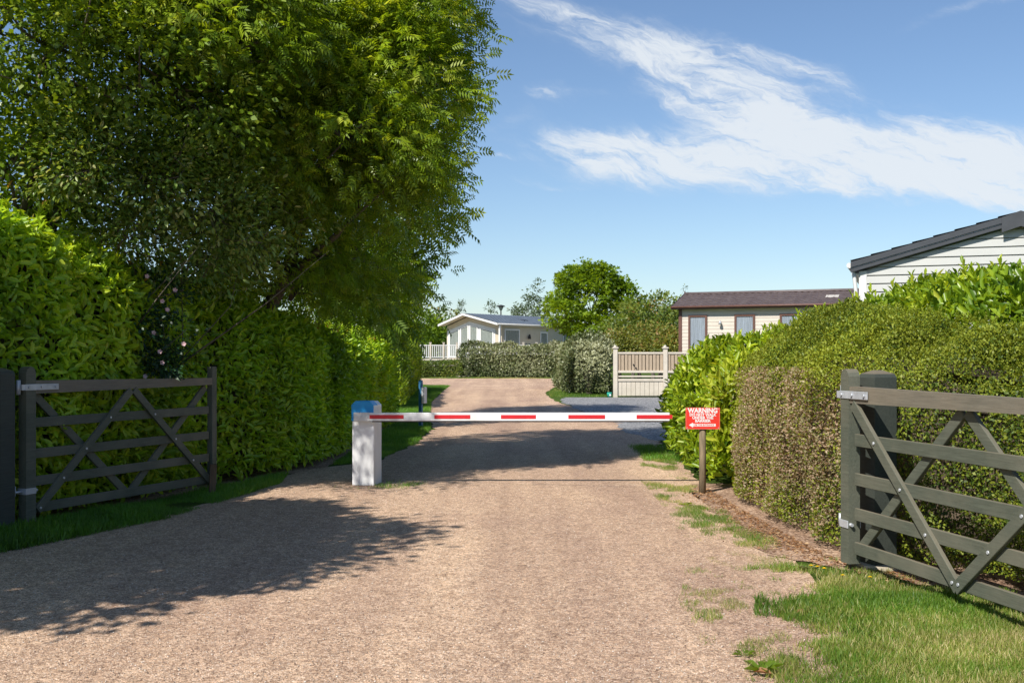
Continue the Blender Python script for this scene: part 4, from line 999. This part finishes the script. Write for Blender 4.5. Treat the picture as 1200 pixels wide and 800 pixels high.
# glazed gable: white surround and four tall panes
zw = lambda x: (e1-0.62)+(x/pk*(k1-e1)*0.9 if x <= pk else (W-x)/(W-pk)*(k1-e1)*0.9)
xs = [0.25,1.35,1.42,2.28,2.36,3.20,3.40,4.75]
MB().prism([(0.12,1.45),(4.9,1.45),(4.9,zw(4.9)+0.16),(pk,zw(pk)+0.2),(0.12,zw(.12)+0.16)], -0.045, -0.026).build('window_surround', M['whitepvc'], root)
for a, b_ in zip(xs[::2], xs[1::2]):
    window(root, a, b_, 1.5, 0, -0.047, 0.11, M['whitepvc'], M['greycurtain'], zl=zw(a), zr=zw(b_))
# side face: windows live in a frame turned on the long side
side = [(0.3,2.2,1.5,3.7),(5.0,6.0,2.1,3.55),(8.2,9.3,2.1,3.55)]
for (a, b_, z0, z1) in side:
    w = window(root, a, b_, z0, z1, 0.0, 0.10, M['whitepvc'], M['greycurtain'])
    w.location = (W+0.025, 0, 0); w.rotation_euler = (0,0,PI/2)
m = MB(); m.tube([(W+0.0,3.4,3.15),(W+0.16,3.4,3.15)],0.04,6); m.tube([(W+0.16,3.4,3.32),(W+0.16,3.4,2.95)],[0.06,0.13],8); m.build('wall_lamp', M['black'], root)
MB().box((W+0.03,3.35,2.52),(0.02,0.7,0.14)).build('name_plate', M['anthracite'], root)
MB().box((W+0.22,-0.55,2.7),(0.13,0.13,2.6)).build('porch_post', M['whitepvc'], root)
m = MB(); m.box(((W+pk)/2+0.3,4.5,k1-0.32),(0.5,0.8,0.12), Matrix.Rotation(R(14),3,'Y')); m.build('roof_vent', M['anthracite'], root)

# deck with white railing in front of the far home
root = empty('deck_railing', (-7.15, 83.6, 0), 0, 'white picket railing round the raised deck of the far home', 'railing')
m = MB(); m.box((7,2.2,1.34),(14,4.4,0.12)); m.box((7,0.06,0.67),(14,0.05,1.22)); m.build('deck', M['fence_cream'], root)
m = MB(); m.box((7,0,2.42),(14,0.07,0.07)); m.box((7,0,1.52),(14,0.05,0.06)); m.build('handrail', M['whitepvc'], root)
for x in np.arange(0, 14.1, 1.0):
    m = MB(); m.box((x,0,1.98),(0.12,0.12,1.2)); m.box((x,0,2.61),(0.18,0.18,0.06)); m.build('railing_post', M['fence_cream'], root)
m = MB()
for x in np.arange(0.14, 14, 0.145):
    if abs((x+0.5) % 1.0-0.5) > 0.08: m.box((x,0,1.97),(0.055,0.025,0.86))
m.build('pickets', M['whitepvc'], root)

# street lamp behind the home
c = P(587,0,104)
root = empty('street_lamp', (c[0],104,0), 0, 'dark street lamp with flared head above the ridge of the cream home', 'street lamp')
m = MB(); m.tube([(0,0,0),(0,0,5.9)],[0.09,0.06],8); m.build('pole', M['black'], root)
m = MB(); m.tube([(0,0,5.9),(0,0,6.25)],[0.10,0.28],10); h = m.build('lamp_head', M['skirt'], root)
m = MB(); m.tube([(0,0,6.25),(0,0,6.33),(0,0,6.42)],[0.44,0.36,0.08],10); m.build('lamp_cap', M['black'], root)

# ------------------------------------------------------------ cream FENCE by the grey drive
x0 = (721-600)/F*42.9
root = empty('garden_fence', (x0, 42.9, 0), 0, 'cream fence with a tan slatted top and solid lower boards beside the grey gravel', 'fence')
sp = 1.93
for i in range(3):
    x = i*sp
    m = MB(); m.box((x,0,0.93),(0.16,0.16,1.88)); m.box((x,0,1.90),(0.23,0.23,0.05)); 
    r_ = m.tube([(x,0,1.92),(x,0,2.0)],[0.10,0.03],4); m.build('fence_post', M['fence_cream'], root)
for i in range(2):
    xa = i*sp+0.08; xb = (i+1)*sp-0.08; xm = (xa+xb)/2; w = xb-xa
    m = MB()
    for (z, h_, d_) in ((1.70,0.07,0.07),(0.98,0.09,0.08),(0.80,0.06,0.05),(0.66,0.09,0.09)): m.box((xm,0,z),(w,d_,h_))
    m.build('fence_rail', M['fence_cream'], root)
    m = MB()
    n_ = 13
    for k in range(n_):
        x = xa+(k+0.5)*w/n_; m.box((x,0.012*(k%2),1.345),(w/n_*0.80,0.02,0.64))
    m.build('slats', M['fence_tan'], root)
    m = MB()
    for k in range(10):
        x = xa+(k+0.5)*w/10; m.box((x,0.0,0.33),(w/10*0.94,0.02,0.57), bev=0.004)
    m.box((xm,0.03,0.33),(w,0.01,0.57)); m.build('lower_boards', M['fence_cream'], root)
    m = MB()
    m.box((xm,0.06,1.34),(w,0.012,0.6)); m.build('backing_panel', M['brownwood'], root)
m = MB(); m.tube([(0.70,-0.02,1.25),(0.70,-0.06,1.25)],0.03,8); m.tube([(0.80,-0.02,1.12),(0.80,-0.06,1.12)],0.03,8); m.build('latch', M['black'], root)
# little teal tub
x, y = G(711,464); 
root = empty('plant_tub', (x,42.6,0), 0, 'small teal tub on the gravel between silver hedge and cream fence', 'tub')
m = MB(); m.tube([(0,0,0),(0,0,0.17),(0,0,0.19)],[0.075,0.10,0.085],14); t_ = m.build('tub', M['teal'], root)
m = MB(); m.tube([(0.02,-0.085,0.08),(0.02,-0.105,0.09)],0.035,10); m.build('pale_spot', M['whitepvc'], t_)  # small white disc for the pale spot on the tub front

# thin joint line of the buried vehicle loop across the drive
m = MB(); pts = [(0.25,13.55),(0.7,13.40),(1.1,13.32),(1.55,13.2),(1.85,13.0)]
for a, b_ in zip(pts, pts[1:]):
    m.quad((a[0],a[1]-0.006,0.003),(b_[0],b_[1]-0.006,0.003),(b_[0],b_[1]+0.006,0.003),(a[0],a[1]+0.006,0.003))
o = m.build('road_joint', M['black']); tag(o, None, None, kind='structure')

# ------------------------------------------------------------ WORLD, SUN, CAMERA
SUN = Vector((-0.41,-0.58,0.71)).normalized()
el = math.asin(SUN.z); az_ = math.atan2(SUN.x, SUN.y)
w = bpy.data.worlds.new('World'); C.world = w; w.use_nodes = True
nt = w.node_tree; nt.nodes.clear()
out = nt.nodes.new('ShaderNodeOutputWorld')
sky = nt.nodes.new('ShaderNodeTexSky'); sky.sky_type = 'NISHITA'; sky.sun_disc = False
sky.sun_elevation = el; sky.sun_rotation = az_ % (2*PI); sky.air_density = 1.0; sky.dust_density = 0.25; sky.ozone_density = 2.6; sky.altitude = 0
bg = nt.nodes.new('ShaderNodeBackground'); bg.inputs[1].default_value = 0.088
nt.links.new(mix(nt, 1.0, sky.outputs[0], (0.88,0.93,1.0), 'MULTIPLY'), bg.inputs[0])
tc = nt.nodes.new('ShaderNodeTexCoord'); sep = nt.nodes.new('ShaderNodeSeparateXYZ'); nt.links.new(tc.outputs['Generated'], sep.inputs[0])
azn = math_(nt, 'ARCTAN2', sep.outputs[0], sep.outputs[1]); eln = math_(nt, 'ARCSINE', sep.outputs[2])
cmb = nt.nodes.new('ShaderNodeCombineXYZ'); nt.links.new(azn, cmb.inputs[0]); nt.links.new(eln, cmb.inputs[1])
warp = noise(nt, mapping(nt, cmb.outputs[0], (1,1.6,1)), 9, 5, 0.6)
ws = nt.nodes.new('ShaderNodeVectorMath'); ws.operation = 'MULTIPLY_ADD'; nt.links.new(warp.outputs['Color'], ws.inputs[0]); ws.inputs[1].default_value = (0.075,0.045,0); 
av = nt.nodes.new('ShaderNodeVectorMath'); av.operation = 'ADD'; nt.links.new(cmb.outputs[0], av.inputs[0]); av.inputs[1].default_value = (-0.0375,-0.0225,0)
nt.links.new(av.outputs[0], ws.inputs[2])
sp2 = nt.nodes.new('ShaderNodeSeparateXYZ'); nt.links.new(ws.outputs[0], sp2.inputs[0])
total = None
CL = [ # px, py, half length px, half width px, angle (deg, + = falls to the right), strength
 (690,45,120,24,17,0.65),(790,72,95,26,22,0.85),(850,100,90,30,25,0.95),(905,140,85,30,32,0.7),(880,60,90,14,18,0.6),(950,85,55,9,28,0.5),(660,10,80,12,10,0.5),
 (700,172,95,22,8,1.0),(780,192,100,22,3,1.1),(860,170,80,24,-4,0.9),(740,160,60,14,0,0.6),(1060,130,80,14,18,0.4),(1090,230,120,12,4,0.5),(980,175,130,28,8,0.95),(1100,195,140,28,7,0.9),(1020,205,120,14,6,0.7),(1190,215,100,20,6,0.8),(960,215,70,9,4,0.7),
 (1160,165,110,22,12,0.5),(637,111,24,9,5,0.85),(577,187,30,4,2,0.6),(1150,8,80,7,-8,0.6),(640,218,40,4,3,0.4),(700,112,45,6,3,0.3),(1300,230,180,40,8,0.7),(595,135,40,6,-10,0.3),(660,265,20,5,0,0.25),(955,268,12,6,40,0.2)]
for (cx, cy, a, b_, ang, s_) in CL:
    A0 = math.atan((cx-600)/F); E0 = math.atan((HZ-cy)/F*math.cos(A0)); ca, sa = math.cos(R(ang)), math.sin(R(ang))
    dx = math_(nt, 'SUBTRACT', sp2.outputs[0], A0); dy = math_(nt, 'SUBTRACT', sp2.outputs[1], E0)
    u = math_(nt, 'SUBTRACT', math_(nt, 'MULTIPLY', dx, ca*F/a), math_(nt, 'MULTIPLY', dy, sa*F/a))
    v = math_(nt, 'ADD', math_(nt, 'MULTIPLY', dx, sa*F/b_), math_(nt, 'MULTIPLY', dy, ca*F/b_))
    q = math_(nt, 'ADD', math_(nt, 'MULTIPLY', u, u), math_(nt, 'MULTIPLY', v, v))
    g_ = math_(nt, 'MULTIPLY', math_(nt, 'POWER', 2.71828, math_(nt, 'MULTIPLY', q, -0.8)), s_)
    total = g_ if total is None else math_(nt, 'ADD', total, g_)
n1 = noise(nt, mapping(nt, mapping(nt, ws.outputs[0], (1,1,1), (0,0,R(17))), (7,30,1)), 1.5, 9, 0.62, 0.7)
n2 = noise(nt, mapping(nt, mapping(nt, ws.outputs[0], (1,1,1), (0,0,R(28))), (16,95,1)), 1.3, 8, 0.66, 0.9)
den = math_(nt, 'MULTIPLY', total, math_(nt, 'MULTIPLY_ADD', n1.outputs[0], 2.6, -0.55))
den = math_(nt, 'MULTIPLY', den, math_(nt, 'MULTIPLY_ADD', n2.outputs[0], 1.7, 0.12))
# faint general cirrus elsewhere in the sky, away from the view direction
n3 = noise(nt, mapping(nt, cmb.outputs[0], (2.2,7,1)), 1.3, 7, 0.6, 0.5)
oth = math_(nt, 'MULTIPLY', math_(nt, 'SUBTRACT', n3.outputs[0], 0.52, clamp=True), 0.9)
den = math_(nt, 'ADD', den, oth)
mr = nt.nodes.new('ShaderNodeMapRange'); mr.interpolation_type = 'SMOOTHERSTEP'; nt.links.new(den, mr.inputs[0]); mr.inputs[1].default_value = 0.02; mr.inputs[2].default_value = 1.6; mr.inputs[4].default_value = 0.9
bg2 = nt.nodes.new('ShaderNodeBackground'); bg2.inputs[0].default_value = (0.80,0.85,0.90,1); bg2.inputs[1].default_value = 0.72
ms = nt.nodes.new('ShaderNodeMixShader'); nt.links.new(mr.outputs[0], ms.inputs[0]); nt.links.new(bg.outputs[0], ms.inputs[1]); nt.links.new(bg2.outputs[0], ms.inputs[2])
nt.links.new(ms.outputs[0], out.inputs[0])

sl = bpy.data.lights.new('sun', 'SUN'); sl.energy = 4.6; sl.angle = R(0.53); sl.color = (1.0,0.95,0.87)
so = bpy.data.objects.new('sun', sl); COL.objects.link(so); so.rotation_euler = SUN.to_track_quat('Z', 'Y').to_euler(); so.location = (-20,-20,40)

cam = bpy.data.cameras.new('camera'); co = bpy.data.objects.new('camera', cam); COL.objects.link(co); C.camera = co
co.location = (0,0,CH); co.rotation_euler = (PI/2,0,0)
cam.sensor_width = 36; cam.lens = 36*F/1200; cam.shift_y = (HZ-400)/1200; cam.clip_end = 3000; cam.clip_start = 0.05
C.view_settings.view_transform = 'Standard'; C.view_settings.look = 'None'; C.view_settings.exposure = 0.5; C.view_settings.gamma = 1.0
C.render.engine = 'CYCLES'
C.cycles.max_bounces = 10; C.cycles.diffuse_bounces = 7; C.cycles.glossy_bounces = 2; C.cycles.transmission_bounces = 4; C.cycles.transparent_max_bounces = 8
C.cycles.use_denoising = True
try: C.cycles.denoiser = 'OPENIMAGEDENOISE'
except Exception: pass
C.cycles.sample_clamp_indirect = 6
